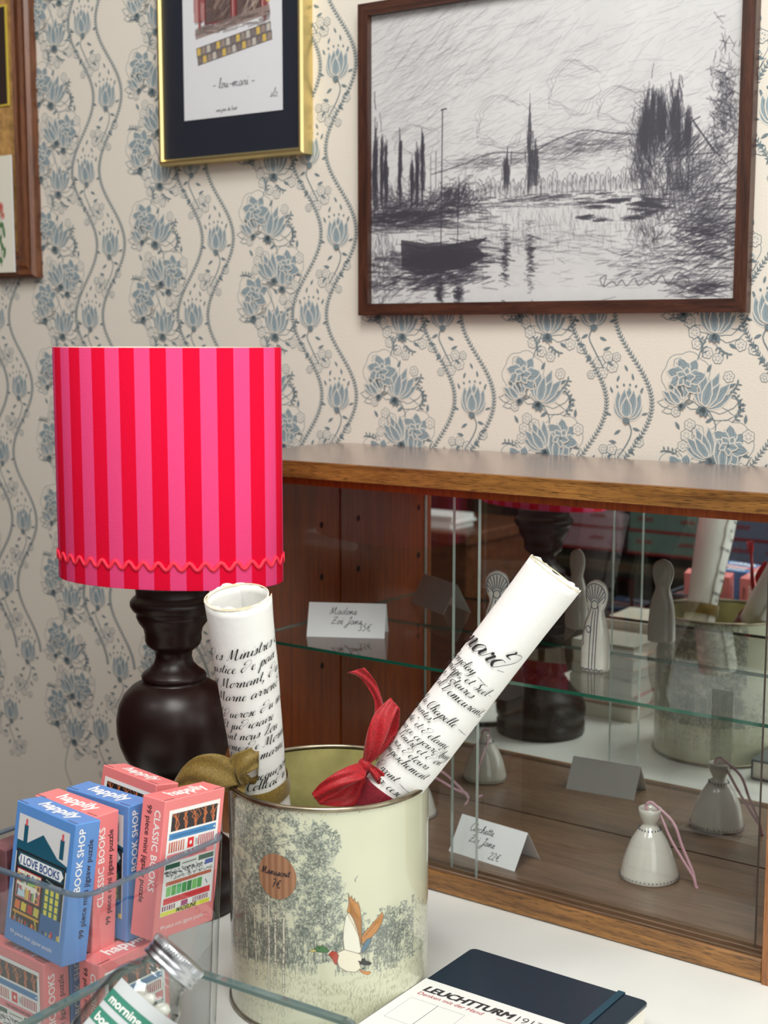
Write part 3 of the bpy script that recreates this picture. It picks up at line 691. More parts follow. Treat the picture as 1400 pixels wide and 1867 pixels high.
# ---- gilt frame with a shopfront watercolour
u0_, u1_, z0_, z1_ = -2.309, -1.892, 1.388, 1.93
pic = wroot('framed_watercolour', (u0_+u1_)/2, (z0_+z1_)/2)
tag(pic, 'thin gold frame with a shop window watercolour on a black mount', 'picture')
W_, H_ = u1_-u0_, z1_-z0_
frame_bars(pic, W_, H_, .013, .040, m_gold, m_gold, prof=[(0, 0), (0, -.034), (.004, -.040), (.009, -.040), (.013, -.034), (.013, 0)])
MB().box(-W_/2+.0125, W_/2-.0125, -.027, -.004, -H_/2+.0125, H_/2-.0125).build('mount', m_navy, pic)
MB().box(-W_/2+.0125, W_/2-.0125, -.0335, -.0320, -H_/2+.0125, H_/2-.0125).build('glazing', m_pic_glass, pic)
def shopfront():
    W2, H2 = 300, 400; r = Ras(W2, H2, (226, 226, 230)); R_ = np.random.default_rng(4)
    red, dk, br, bk = (150, 62, 62), (112, 38, 44), (104, 82, 74), (44, 38, 40)
    def wash(x0, y0, x1, y1, col, n=90, al=.35, ang=None):
        for _ in range(n):
            x = R_.uniform(x0, x1); y = R_.uniform(y0, y1); l = R_.uniform(10, 40); a = R_.uniform(0, PI) if ang is None else ang+R_.normal()*.1
            r.seg(max(x0, min(x1, x)), max(y0, min(y1, y)), max(x0, min(x1, x+math.cos(a)*l)), max(y0, min(y1, y+math.sin(a)*l)), R_.uniform(2, 6), np.clip(np.array(col)+R_.normal()*16, 0, 255), al)
    r.rect(36, 0, 262, 190, (176, 122, 118), .8); wash(36, 0, 258, 190, red, 150, .5, 1.57)
    r.rect(252, 0, 266, 170, (222, 196, 120), .9)
    for x0, x1 in ((70, 150), (166, 238)):
        r.rect(x0, 38, x1, 196, (98, 82, 80), .95); wash(x0, 38, x1, 196, (76, 60, 58), 120, .4, -.9); wash(x0+8, 60, x1, 190, (190, 176, 168), 26, .45, -.8); wash(x0, 40, x1, 190, (128, 96, 70), 30, .3)
        r.rect(x0, 0, x1, 28, (186, 196, 212), .9); wash(x0, 0, x1, 28, (120, 140, 170), 30, .35, 1.5)
        r.line([(x0, 36), (x1, 36), (x1, 196), (x0, 196), (x0, 36)], 5, dk, .85)
    for x in (50, 158, 246): r.line([(x, 0), (x+3, 205)], 8, red, .85); r.line([(x+5, 0), (x+6, 205)], 1.6, bk, .7)
    r.ell(112, 108, 9, 26, (205, 202, 208), .6); r.line([(112+8*math.cos(t), 108+24*math.sin(t)) for t in np.linspace(0, 2*PI, 20)], 1.6, (236, 236, 238), .9)
    r.ell(204, 118, 16, 12, (190, 170, 60), .8); r.ell(206, 130, 9, 9, (90, 170, 170), .9); r.line([(190, 196), (206, 140), (222, 196)], 1.8, (200, 190, 180), .7)
    P = [(182, 92), (188, 80), (190, 94), (198, 84), (204, 94), (210, 84), (216, 94), (224, 84), (232, 92)]; r.line(catmull(P, 4), 1.8, (240, 232, 220), .9)
    r.poly([(38, 206), (262, 176), (266, 196), (40, 226)], (150, 132, 126), .9); wash(38, 190, 262, 218, (90, 80, 78), 60, .35, -.1)
    for k in range(15):
        for j in range(2):
            x = 42+k*15+j*3; y = 246-k*2.2+j*19
            c = [(214, 178, 84), (120, 104, 100), (196, 186, 176), (150, 132, 120)][(k*3+j*5) % 4]
            r.poly([(x, y), (x+13, y-2), (x+14, y+15), (x+2, y+17)], c, .9); r.line([(x, y), (x+13, y-2), (x+14, y+15), (x+2, y+17), (x, y)], 1.8, bk, .75)
    return r.a
px0, px1, pz0, pz1 = -2.236+2.1005, -1.952+2.1005, 1.484-(z0_+z1_)/2, 1.885-(z0_+z1_)/2
art = grid_print('watercolour', shopfront(), lambda U, V: (px0+U*(px1-px0), 0*U-.0285, pz0+V*(pz1-pz0)), m_art, pic)
wr = MB(); fr = lambda ox, oz: (lambda x, y, h: (ox+x, -.0290-h, oz+y))
hand(wr, '- lou-mari -', fr(px0+.085, pz0+.062), .0105, .0013, slant=.15); hand(wr, 'une joie de l.art', fr(px0+.095, pz0+.012), .0042, .0007); hand(wr, 'slz', fr(px0+.25, pz0+.03), .009, .0008)
wr.build('handwriting', m_ink, art)
# ---- the corner of a cork board at the left edge
u1_, z0_ = -2.748, 1.146; W_, H_ = .62, .85
pic = wroot('cork_board', u1_-W_/2, z0_+H_/2); tag(pic, 'cork pinboard in a brown moulded wooden frame at the left edge', 'pinboard')
frame_bars(pic, W_, H_, .066, .030, m_corkf, m_corkf, prof=[(0, 0), (0, -.022), (.008, -.030), (.020, -.026), (.030, -.030), (.048, -.026), (.056, -.030), (.066, -.018), (.066, 0)])
MB().box(-W_/2+.06, W_/2-.06, -.012, -.003, -H_/2+.06, H_/2-.06).build('cork_panel', m_cork, pic)
c_ = math.cos(WY)
def rosecard():
    r = Ras(150, 150, (232, 228, 214))
    for (x, y, rr) in ((112, 66, 8), (104, 74, 6), (118, 76, 5)): r.ell(x, y, rr, rr*.9, (214, 128, 116)); r.ell(x-1, y-1, rr*.5, rr*.4, (190, 90, 84))
    for k in range(6): r.ell(112+8*math.sin(k*2.1), 88+k*9, 8, 4, (86, 128, 84), 1, k*1.3); r.seg(112, 70, 108, 140, 1.5, (90, 120, 84))
    return r.a
# a postcard tucked in the frame corner, and a second picture pinned above
card = wroot('postcard', -2.905, 1.31); tag(card, 'cream postcard with a painted rose tucked into the cork board corner', 'postcard')
grid_print('card_face', rosecard(), lambda U, V: (-.085+U*.175, 0*U-.0335, -.15+V*.29), m_artg, card)
MB().box(-.085, .090, -.0333, -.0303, -.15, .14).build('card_body', m_white, card)
card = wroot('pinned_picture', -2.93, 1.66); tag(card, 'dark picture with a yellow edge pinned to the cork board', 'picture')
MB().box(-.08, .094, -.0150, -.0125, -.085, .16).build('sheet', mat('yellow_border', rgb(214, 190, 74), .6), card)
MB().box(-.078, .088, -.0165, -.0151, -.08, .155).build('dark_print', mat('dark_print', rgb(50, 36, 30), .6), card)
# ================================================================ the lamp
m_turn = mat('dark_turned_wood', (.013, .0045, .0040), .34, coat=.0, coatr=.35, var=.3, vscale=14, spec=.35)
m_pinkA = mat('pink_stripe_cloth', rgb(238, 72, 128), .85, bump=.5, bscale=1500, spec=.15)
m_redA = mat('red_stripe_cloth', rgb(230, 4, 52), .85, bump=.5, bscale=1500, spec=.15)
m_ric = mat('coral_trim', rgb(255, 48, 76), .7)
m_lin = mat('shade_lining', rgb(235, 225, 215), .8)
m_brass = mat('brass', rgb(200, 160, 90), .3, metal=1)
LX, LY = -1.659, -.302
lamp = root('table_lamp', (LX, LY, 0)); tag(lamp, 'table lamp with dark turned wooden base and pink and red striped shade', 'lamp')
prof = [(.108, 0), (.112, .006), (.112, .030), (.106, .036), (.1135, .048), (.1145, .066), (.110, .084), (.098, .100), (.085, .112), (.078, .122), (.068, .135), (.058, .15), (.050, .17), (.0475, .19), (.0475, .205), (.049, .218),
        (.052, .228), (.056, .233), (.060, .240), (.074, .250), (.088, .270), (.0965, .292), (.1010, .315), (.1012, .338), (.0965, .362), (.0875, .380), (.0740, .394), (.0600, .402), (.0520, .405), (.0555, .408), (.0565, .413),
        (.0535, .418), (.0440, .425), (.0350, .435), (.0315, .446), (.0325, .456), (.0385, .462), (.0460, .468), (.0490, .476), (.0490, .487), (.0515, .498), (.0590, .508), (.0625, .516), (.0635, .520), (.0615, .524),
        (.0690, .530), (.0735, .538), (.0735, .545), (.0690, .551), (.0650, .554), (.0630, .558), (.0640, .570), (.0600, .574), (.02, .575)]
MB().lathe([(.10, .001)]+prof, 96).build('base', m_turn, lamp)
MB().lathe([(.009, .575), (.009, .66), (.017, .665), (.017, .70), (.006, .702)], 20).build('lamp_holder', m_brass, lamp)
m_bulb = mat('bulb_glass', rgb(240, 238, 232), .25)
MB().lathe([(.013, .70), (.016, .715), (.028, .735), (.032, .755), (.028, .778), (.014, .792), (.001, .796)], 24).build('bulb', m_bulb, lamp)
SA, SB, SPH = .202, .120, .365
ZB, ZT = .585, .981
NS = 38; per = 8; N = NS*per
# equal arc lengths round the oval
th = np.linspace(0, 2*PI, 4001); ex, ey = SA*np.cos(th), SB*np.sin(th)
arc = np.concatenate([[0], np.cumsum(np.hypot(np.diff(ex), np.diff(ey)))]); tt = np.interp(np.linspace(0, arc[-1], N+1)[:-1]+arc[-1]/N*3.2, arc, th)
def oval(t, k, z):
    x, y = (SA+k)*math.cos(t), (SB+k)*math.sin(t); z0 = z
    return (-.005+x*math.cos(SPH)-y*math.sin(SPH), x*math.sin(SPH)+y*math.cos(SPH), z0)
b = MB(); rows = [(0, ZB, 0), (0.0006, ZB+.002, 0), (.0006, ZT-.002, 0), (0, ZT, 0), (-.003, ZT, 1), (-.003, ZB, 1)]
vs = [oval(t, k, z) for (k, z, _) in rows for t in tt]; b.add(vs, [], 0)
for j in range(len(rows)):
    j2 = (j+1) % len(rows)
    for k in range(N):
        k2 = (k+1) % N; b.f.append((j*N+k, j*N+k2, j2*N+k2, j2*N+k)); b.sm.append(True)
        b.m.append(2 if j >= 4 else ((k//per) % 2))
sh = b.build('lamp_shade', [m_pinkA, m_redA, m_lin], lamp); edge_smooth(sh, 40)
b = MB(); nw = 40; pts = []
for k in range(nw*8):
    f = k/(nw*8); t = np.interp(f*arc[-1], arc, th); pts.append(oval(t, .0022, ZB+.040+.0062*math.sin(2*PI*f*nw)))
b.tube(pts, .0036, 6, closed=True, flat=.35); 
b.build('rickrack_trim', m_ric, sh)
b = MB()
for a in (0, 2*PI/3, 4*PI/3): 
    p = oval(a, -.004, ZT-.03); b.tube([(0, 0, ZT-.03), p], .002, 6)
b.lathe([(.012, ZT-.033), (.012, ZT-.027)], 16); b.tube([(0, 0, .70), (.036, 0, .74), (.036, 0, .86), (0, 0, ZT-.03)], .0016, 6)
b.build('shade_carrier', m_brass, lamp)
b = MB(); b.tube(catmull([(-.10, .03, .008), (-.14, .06, .006), (-.18, .10, .006), (-.20, .15, .006), (-.16, .20, .006)], 6), .006, 8); b.build('power_cord', mat('black_flex', (.01, .01, .01), .5), lamp)

# ================================================================ the tin
TX, TY, TR, TH = -1.232, -.4106, .1505, .345
T0 = math.atan2(CAM[1]-TY, CAM[0]-TX)
tin = root('biscuit_tin', (TX, TY, 0)); tag(tin, 'round cream metal tin painted with birch wood and a flying duck', 'tin')
m_tin = attr_mat('painted_tin', .32, coat=1, coatr=.06)
m_rim = mat('worn_tin_rim', rgb(150, 140, 120), .32, metal=1, var=.35, vscale=60)
m_tinin = mat('tarnished_tin', rgb(176, 170, 112), .36, metal=.35, var=.45, vscale=22)
TW, THh = 1300, 470
def q(x, y):
    """a point of the painted scene, from the front view of the tin, to the unrolled sheet"""
    s_ = max(-.999, min(.999, (x-603)/185.0)); u = math.asin(s_); z = TH-(y-(1416+57*math.cos(u)))/1205.0
    return ((u+PI)/(2*PI)*TW, (1-z/TH)*THh)
def tinart():
    r = Ras(TW, THh, (208, 210, 183)); R_ = np.random.default_rng(8)
    yy, xx = np.mgrid[0:THh, 0:TW]
    r.a *= (1-.03*vnoise(xx/80., yy/60., 5))[..., None]
    cl = np.clip(vnoise(xx/26., yy/20., 7)*.6+vnoise(xx/9., yy/8., 9)*.5-.30, 0, .5)*1.1; uu = xx/TW*2*PI-PI; zz_ = TH*(1-yy/THh)
    tree = ((uu < np.interp(zz_, [.0, .10, .135, .16, .20, .235, .26, .29, .31, .345], [-1.0, -.9, .9, .86, .10, .16, .02, .10, .0, -.28])) | (uu > 1.7)) & (zz_ > .10)
    k_ = (cl*tree)[..., None]; r.a = r.a*(1-k_)+np.array((158, 164, 152))/255*k_
    def bound(z):   # right edge of the big trees, as an angle
        return np.interp(z, [.0, .10, .135, .16, .20, .235, .26, .29, .31, .345], [-1.0, -.9, .9, .86, .10, .16, .02, .10, .0, -.28])
    n = 0
    ts = []
    for _ in range(64000):
        x = R_.uniform(0, TW); y = R_.uniform(0, THh*.73); u = x/TW*2*PI-PI; z = TH*(1-y/THh)
        if -1.75 < u < 1.65:
            e = bound(z)+.16*(vnoise(x/22., y/18., 1)-.5)*2
            if z > .19 and u > e: continue
            if z <= .19 and u > min(e, 1.2-(.19-z)): 
                if not (u > .42 and z < .185+.03*vnoise(x/14., 0, 4)-.05*abs(u-.75)): continue
            if z < .19 and u > .95 and R_.random() < .8: continue
        d = vnoise(x/26., y/20., 7)*.6+vnoise(x/9., y/8., 9)*.5
        if z > .33 and R_.random() < .5: continue
        if d < .30 or (d < .46 and R_.random() < .6): continue
        c = 92+56*(1-d)+R_.uniform(-14, 14); l = R_.uniform(2, 5); a = R_.choice([-.7, .5, 1.3])+R_.normal()*.4
        r.seg(x, y, x+math.cos(a)*l, y+math.sin(a)*l, R_.uniform(1.2, 2.2), (c-6, c+2, c-4), R_.uniform(.4, .85))
    # dusky wood behind the trunks
    for _ in range(9000):
        x = R_.uniform(0, TW); u = x/TW*2*PI-PI
        if u > .75 and u < 1.7: continue
        y = THh*R_.uniform(.52, .70); l = R_.uniform(4, 14)
        if -.95 < u < .75 and vnoise(x/18., 2, 3) < .2: continue
        r.seg(x, y, x+R_.normal(), y+l, R_.uniform(.9, 1.6), (96, 104, 98), R_.uniform(.3, .6))
    # meadow
    for _ in range(9500):
        x = R_.uniform(0, TW); y = THh*(R_.beta(1.1, 1.6)*.34+.68); u = x/TW*2*PI-PI; slope = -.22 if u > 0 else 0
        if vnoise(x/60., y/7., 12) < .42: continue
        yy_ = y+slope*(x-TW/2)*.42
        l = R_.uniform(2, 7); r.seg(x, yy_, x+R_.normal()*1.2, yy_-l, R_.uniform(.8, 1.4), (128, 130, 106), R_.uniform(.25, .55))
    # birches
    for X, yb, yt in ((458, 1770, 1640), (475, 1785, 1650), (497, 1800, 1560), (508, 1790, 1660), (523, 1805, 1655), (516-78, 1740, 1655)):
        b0, t0 = q(X-2, yb), q(X-6 if X < 480 else X, yt)
        P = [(t0[0]+(b0[0]-t0[0])*k/12+R_.normal()*.5, t0[1]+(b0[1]-t0[1])*k/12) for k in range(13)]
        r.line(P, 5.6, (112, 114, 104), .8); r.line(P, 3.6, (218, 216, 196), .97)
        for k in range(16):
            p = P[R_.integers(0, 12)]; yy_ = p[1]+R_.uniform(-5, 5); r.seg(p[0]-1.2, yy_, p[0]+1, yy_+1, 1.5, (70, 70, 64), .8)
    for k in range(26):          # trunks round the back
        u = R_.uniform(1.75, 4.4); x = ((u+PI) % (2*PI))/(2*PI)*TW; top = THh*R_.uniform(.3, .5)
        P = [(x+R_.normal()*.6, top+(THh*.9-top)*j/10) for j in range(11)]; r.line(P, 4, (128, 130, 118), .8); r.line(P, 2.6, (208, 206, 184), .9)
        for j in range(12): yy_ = R_.uniform(top, THh*.9); r.seg(x-1.5, yy_, x+1.5, yy_+1, 1.5, (70, 70, 64), .8)
    for x_ in (576, 574+2, 590, 596): a, b_ = q(x_, 1715), q(x_, 1745); r.line([a, b_], 1.4, (84, 92, 88), .8)
    # the duck
    K = lambda pts: [q(380+a/3.182, 1380+b/3.182) for a, b in pts]
    ln = lambda pts, w=1.1, c=(64, 52, 40): r.line(K(pts), w, c, .9)
    def shape(pts, col, o=1.0):
        p = K(pts); r.poly(p, col); r.line(p+[p[0]], o, (70, 58, 46), .8)
    shape([(790,1100),(783,1040),(785,980),(798,905),(818,880),(850,930),(876,1000),(886,1080),(880,1120),(850,1130)], (226, 224, 206))
    shape([(812,770),(824,800),(832,786),(838,815),(848,800),(854,830),(866,822),(878,860),(886,940),(886,1030),(880,1090),(868,1000),(846,930),(818,885),(805,880),(815,830)], (186, 128, 62))
    for k in range(9): ln([(816+k*8, 800+k*16), (826+k*7, 890+k*22)], .9, (110, 72, 34))
    for k in range(7): ln([(806+k*9, 890+k*18), (818+k*9, 905+k*20)], .8, (140, 96, 50))
    shape([(886,1030),(905,1000),(940,965),(975,925),(1003,890),(1012,915),(1000,955),(975,1000),(940,1036),(905,1055),(890,1075)], (186, 126, 60))
    for k in range(7): ln([(900+k*15, 1035-k*17), (915+k*14, 1010-k*16)], .9, (96, 62, 30))
    shape([(915,1045),(942,1036),(935,1070),(905,1112),(888,1125),(888,1100)], (82, 116, 134))
    shape([(745,1118),(790,1098),(850,1118),(880,1130),(892,1165),(874,1185),(884,1215),(850,1234),(800,1225),(762,1200),(748,1160)], (226, 220, 198))
    shape([(698,1118),(718,1104),(745,1108),(758,1130),(752,1160),(748,1188),(735,1178),(715,1140)], (170, 62, 42))
    shape([(622,1090),(640,1073),(668,1072),(690,1082),(706,1104),(700,1114),(668,1112),(640,1108)], (62, 112, 62))
    shape([(592,1104),(610,1096),(626,1092),(636,1106),(612,1110)], (200, 186, 110), .8)
    ln([(700,1118),(716,1102)], 2.4, (236, 234, 222)); r.ell(*K([(650, 1086)])[0], 1.4, 1.4, (20, 24, 20))
    r.poly(K([(863,1165),(882,1172),(886,1158),(902,1152),(912,1170),(935,1178),(947,1190),(930,1200),(900,1196),(878,1190)]), (26, 26, 28))
    r.poly(K([(888,1216),(904,1206),(900,1226)]), (26, 26, 28))
    shape([(872,1216),(900,1232),(935,1236),(938,1244),(922,1256),(896,1246),(880,1232)], (206, 130, 60), .8)
    for (a, b_) in ((1130, 890), (1120, 905)): ln([(a-8, b_), (a, b_+8), (a+6, b_)], 1)
    # rust freckles
    for _ in range(260):
        x = R_.uniform(0, TW); y = R_.choice([R_.uniform(0, 10), THh-R_.uniform(0, 14)]); r.ell(x, y, R_.uniform(.5, 2), R_.uniform(.5, 1.5), (110, 82, 56), .6)
    return r.a
grid_print('painted_side', tinart(), lambda U, V: ((TR)*np.cos(T0-PI+U*2*PI), TR*np.sin(T0-PI+U*2*PI), .004+V*(TH-.008)), m_tin, tin)
b = MB().lathe([(.0, .006), (TR-.004, .006), (TR-.004, TH-.006)], 96, cap0=False, cap1=False); b.build('inner_wall', m_tinin, tin)
b = MB()
b.tube([(TR*.997*math.cos(t), TR*.997*math.sin(t), TH-.003) for t in np.linspace(0, 2*PI, 97)[:-1]], .0040, 8, closed=True)
b.build('rolled_rim', m_rim, tin)
b = MB().tube([((TR)*math.cos(t), (TR)*math.sin(t), .0035) for t in np.linspace(0, 2*PI, 97)[:-1]], .0034, 8, closed=True); b.build('bottom_seam', m_rim, tin)
# round kraft price sticker, stuck on the curved side
m_kraft = NT('ribbed_kraft'); p_ = m_kraft.n('ShaderNodeBsdfPrincipled'); tc_ = m_kraft.n('ShaderNodeTexCoord'); wv = m_kraft.n('ShaderNodeTexWave'); wv.inputs['Scale'].default_value = 62; wv.wave_type = 'BANDS'
rp = m_kraft.n('ShaderNodeValToRGB'); rp.color_ramp.elements[0].color = (*rgb(146, 104, 76), 1); rp.color_ramp.elements[1].color = (*rgb(172, 128, 96), 1)
m_kraft.l(tc_.outputs['Object'], wv.inputs[0]); m_kraft.l(wv.outputs['Fac'], rp.inputs[0]); m_kraft.l(rp.outputs[0], p_.inputs['Base Color']); p_.inputs['Roughness'].default_value = .8; m_kraft.l(p_.outputs[0], m_kraft.out.inputs[0]); m_kraft = m_kraft.m
su, sz, sr = math.asin((511-603)/185), .2385, .0315
def onTin(x, z, h): a = T0+su+x/TR; return ((TR+.0008+h)*math.cos(a), (TR+.0008+h)*math.sin(a), sz+z)
b = MB(); rings = 6; vs = [onTin(0, 0, 0)]; 
for j in range(1, rings+1):
    for k in range(40): vs.append(onTin(sr*j/rings*math.cos(2*PI*k/40), sr*j/rings*1.06*math.sin(2*PI*k/40), 0))
fs = [(0, 1+k, 1+(k+1) % 40) for k in range(40)]+[(1+(j-1)*40+k, 1+j*40+k, 1+j*40+(k+1) % 40, 1+(j-1)*40+(k+1) % 40) for j in range(1, rings) for k in range(40)]
st = b.add(vs, fs, 0, True).build('price_sticker', m_kraft, tin)
b = MB(); hand(b, 'Manuscrit', lambda x, y, h: onTin(x-.0262, y+.002, .0004+h), .0050, .0011); hand(b, '7€', lambda x, y, h: onTin(x-.008, y-.0165, .0004+h), .0062, .0011)
b.build('handwriting', m_ink, st)

# ================================================================ the two rolled manuscripts
m_parch = mat('laid_paper', rgb(240, 240, 236), .75, bump=.5, bscale=170, var=.02, vscale=8)
m_tan = mat('deckle_edge', rgb(222, 208, 178), .8, bump=.5)
m_scr = mat('iron_gall_ink', (.012, .011, .012), .6)
m_gold_rib = cloth('gold_organza', rgb(146, 120, 52), .55, .3)
m_red_rib = cloth('red_organza', rgb(196, 22, 34), .5, .3)
m_wine = cloth('wine_organza', rgb(140, 22, 42), .5, .3)
class Scroll:
    def __init__(s, name, label, top, bot, rfun, phi_end, turns, seed):
        s.top = np.array(top); s.L = np.linalg.norm(np.array(bot)-s.top); s.ax = (s.top-np.array(bot))/s.L
        s.rf = rfun; v = CAM-s.top; v = v-s.ax*(v@s.ax); s.e1 = v/np.linalg.norm(v); e2 = np.cross(s.ax, s.e1)
        s.e2 = e2 if e2@RGT > 0 else -e2
        s.o = np.array(bot); s.root = root(name, tuple(s.o)); tag(s.root, label, 'rolled manuscript')
        rn = random.Random(seed); n = int(turns*56); m = 44; b = MB(); vs = []; s.pe = phi_end
        jit = [rn.uniform(-1, 1) for _ in range(n+1)]
        for i in range(n+1):
            phi = phi_end-i*turns*2*PI/n; dr = -.0042*(i/n)*turns
            for j in range(m+1):
                f = j/m; top_j = (jit[i]*.0011+.0022*math.sin(i*.37+seed)+.0012*math.sin(i*1.3)) if j == 0 else 0
                edge = (.0016*math.sin(j*1.9)+.0012*math.sin(j*.7+2)) if i == 0 else 0
                dd = 0.0015*math.sin(f*9+phi*2)*(.5+f)
                vs.append(s.pt(phi+edge/.045, f*s.L+top_j, dr+dd*.4))
        fs = [(i*(m+1)+j, i*(m+1)+j+1, (i+1)*(m+1)+j+1, (i+1)*(m+1)+j) for i in range(n) for j in range(m)]
        b.add(vs, fs, 0, True)
        for k in range(len(fs)):
            if k % m == 0 and False: b.m[k] = 1
        b2 = MB()
        for i in range(n):      # frayed lip along the top
            b2.add([s.pt(phi_end-i*turns*2*PI/n, vsoff-.0002, -.0042*(i/n)*turns+h) for vsoff, h in ((0, .0006), (.0016, .0008), (.0016, -.0008), (0, -.0006))]+
                   [s.pt(phi_end-(i+1)*turns*2*PI/n, vsoff-.0002, -.0042*((i+1)/n)*turns+h) for vsoff, h in ((0, .0006), (.0016+jit[i]*.0008, .0008), (.0016, -.0008), (0, -.0006))],
                   [(0, 1, 5, 4), (2, 3, 7, 6), (3, 0, 4, 7)], 0, True)
        sh_ = b.build('paper_roll', [m_parch, m_tan], s.root); mo = sh_.modifiers.new('thickness', 'SOLIDIFY'); mo.thickness = .0009*S; mo.offset = 0
        b2.build('deckle_edge', m_tan, sh_)
        s.sheet = sh_
    def pt(s, phi, d, dr=0):
        r = s.rf(d)+dr
        return tuple(s.top-s.ax*d+(s.e1*math.cos(phi)+s.e2*math.sin(phi))*r-s.o)
    def write(s, lines):
        b = MB()
        for (d, phi, size, txt, tilt) in lines:
            r0 = s.rf(d)
            fn = lambda x, y, h, d=d, phi=phi, tilt=tilt: s.pt(phi+x/r0, d-y-tilt*x, .0019+h)
            hand(b, txt, fn, size, size*.165, slant=.42, calli=.8, jit=.05)
        b.build('manuscript_writing', m_scr, s.sheet)
    def band(s, d0, d1, m, tilt=0, name='ribbon_band', par=None):
        b = MB(); vs = []
        for k in range(49):
            phi = k*2*PI/48
            for f in (0, .33, .66, 1): d = d0+(d1-d0)*f+tilt*math.sin(phi)*s.rf(d0); vs.append(s.pt(phi, d, .0036+.0008*math.sin(f*PI)+.0005*math.sin(phi*7+f*5)))
        b.add(vs, [(k*4+j, k*4+j+1, k*4+j+5, k*4+j+4) for k in range(48) for j in range(3)], 0, True)
        return b.build(name, m, par or s.root)
PL0, PL1 = np.array([-1.3083, -.4805, .345]), np.array([-1.2894, -.545, .62]); dl = PL1-PL0
topL = PL0+dl*1.045; botL = PL0-dl*1.12
LL = np.linalg.norm(topL-botL)
sc1 = Scroll('manuscript_scroll', 'left rolled manuscript standing upright in the tin, tied with gold ribbon', topL, botL,
             lambda d: np.interp(d, [0, .05, .12, .25, .28, .34, .6], [.0490, .0475, .0465, .0410, .0385, .040, .037]), 1.42, 1.75, 3)
T1 = [(.083, -1.35, .0085, '@es Ministres @u', .12), (.103, -1.25, .0078, 'justice @e paix', .12), (.127, -1.35, .0078, 'et Mornant, @u', .12), (.148, -1.2, .0078, '"Marne arron@', .12),
      (.176, -1.3, .0072, 'L@uerose "@u mois', .13), (.195, -1.25, .0072, 'Et ju@iciaire', .13), (.214, -1.35, .0072, 'vant nous Lou', .13), (.232, -1.35, .0072, 'nome @e Mornu', .13), (.250, -1.2, .0074, 'huis Et marne', .13),
      (.279, -.2, .0074, 'requerons', .13), (.297, -.6, .0078, 'Collea@u', .13), (.352, -1.2, .0074, 'et nous, g', .13), (.372, .0, .0072, 'quine', .13)]
sc1.write(T1)
PR0 = np.array([-1.128, -.386, .345]); dr_ = np.array([.160, .110, .265])
topR = PR0+dr_*1.19; botR = PR0-dr_*.62
sc2 = Scroll('manuscript_scroll', 'right rolled manuscript leaning out of the tin, tied with red ribbon', topR, botR,
             lambda d: np.interp(d, [0, .08, .34, .40, .46, .6], [.0455, .0440, .0430, .0405, .042, .041]), 2.5, 1.6, 8)
T2 = [(.122, .52, .012, ',', 0), (.157, -1.55, .0165, 'onar@', 0), (.166, .32, .013, '-', .2), (.184, -1.6, .0068, 'e Bonjolay ~', 0), (.199, -1.6, .0068, 'ommage, et Seel-', 0), (.213, -1.6, .0070, '@es Notaires', 0), (.229, -1.5, .0072, 'sticil Demeurant,', 0),
      (.263, -1.5, .0070, 'a la Chapelle ~', 0), (.277, -1.5, .0062, 'myrentes,', 0), (.296, -1.5, .0064, 'posté et @elaine'.replace('é', "e'"), 0), (.310, -1.5, .0062, 'sieur ce cejour@huy', 0), (.323, -1.5, .0062, "@e l'autre et @'on", 0), (.337, -1.5, .0062, '@e ses, "@etours', 0),
      (.352, -1.4, .0066, "l'Empeschement", 0), (.379, -1.5, .0066, 'en @ivant ~', 0), (.394, -1.4, .0066, 'parouve cese', 0), (.448, -.2, .0072, 'frie@', 0)]
def clean(L): return [(d, p, s_, ''.join(ch for ch in t if ch in G or ch == ' '), ti) for d, p, s_, t, ti in L]
sc2.write(clean(T2))
# ---- ribbons: each loop a woven strip between two edges
def strip(name, L, R, dep, m, parent, o, n=6, thick=.0005):
    A = [at(x, y, d) for (x, y), d in zip(L, dep)]; B = [at(x, y, d) for (x, y), d in zip(R, dep)]
    A = catmull(A, n); B = catmull(B, n); vs = []; k = 12
    for i, (p, r) in enumerate(zip(A, B)):
        for j in range(k): f = j/(k-1); v = p*(1-f)+r*f-FWD*.0012*math.sin(f*PI)+FWD*.0022*math.sin(f*9.4+i*.31); vs.append(tuple(v-o))
    b = MB().add(vs, [(i*k+j, i*k+j+1, (i+1)*k+j+1, (i+1)*k+j) for i in range(len(A)-1) for j in range(k-1)], 0, True)
    ob = b.build(name, m, parent); mo = ob.modifiers.new('thickness', 'SOLIDIFY'); mo.thickness = thick*S; return ob
def blob(name, c, r, m, parent, o, ax=1):
    b = MB(); c = np.array(c)-o; b.lathe([(.2*r, -r*.9), (.8*r, -r*.55), (r, 0), (.8*r, .55*r), (.2*r, .9*r)], 14, tuple(c), ay=.8)
    return b.build(name, m, parent)
gb = sc1.band(.300, .327, m_gold_rib, -.12, 'ribbon_band')
gk = at(446, 1420, (np.array(sc1.pt(-.5, .31, .012))+sc1.o-CAM)@FWD); gd = (gk-CAM)@FWD
blob('ribbon_knot', gk, .0105, m_gold_rib, gb, sc1.o)
strip('ribbon_loop', [(444, 1412), (425, 1388), (395, 1374), (360, 1378), (334, 1398), (318, 1424)], [(446, 1428), (428, 1432), (400, 1438), (372, 1438), (350, 1436), (330, 1440)], [gd, gd-.022, gd-.034, gd-.036, gd-.030, gd-.022], m_gold_rib, gb, sc1.o)
strip('ribbon_loop', [(330, 1440), (352, 1440), (384, 1446), (412, 1444), (440, 1432)], [(322, 1424), (345, 1412), (378, 1408), (408, 1418), (440, 1418)], [gd-.020, gd-.012, gd-.006, gd-.004, gd], m_gold_rib, gb, sc1.o)
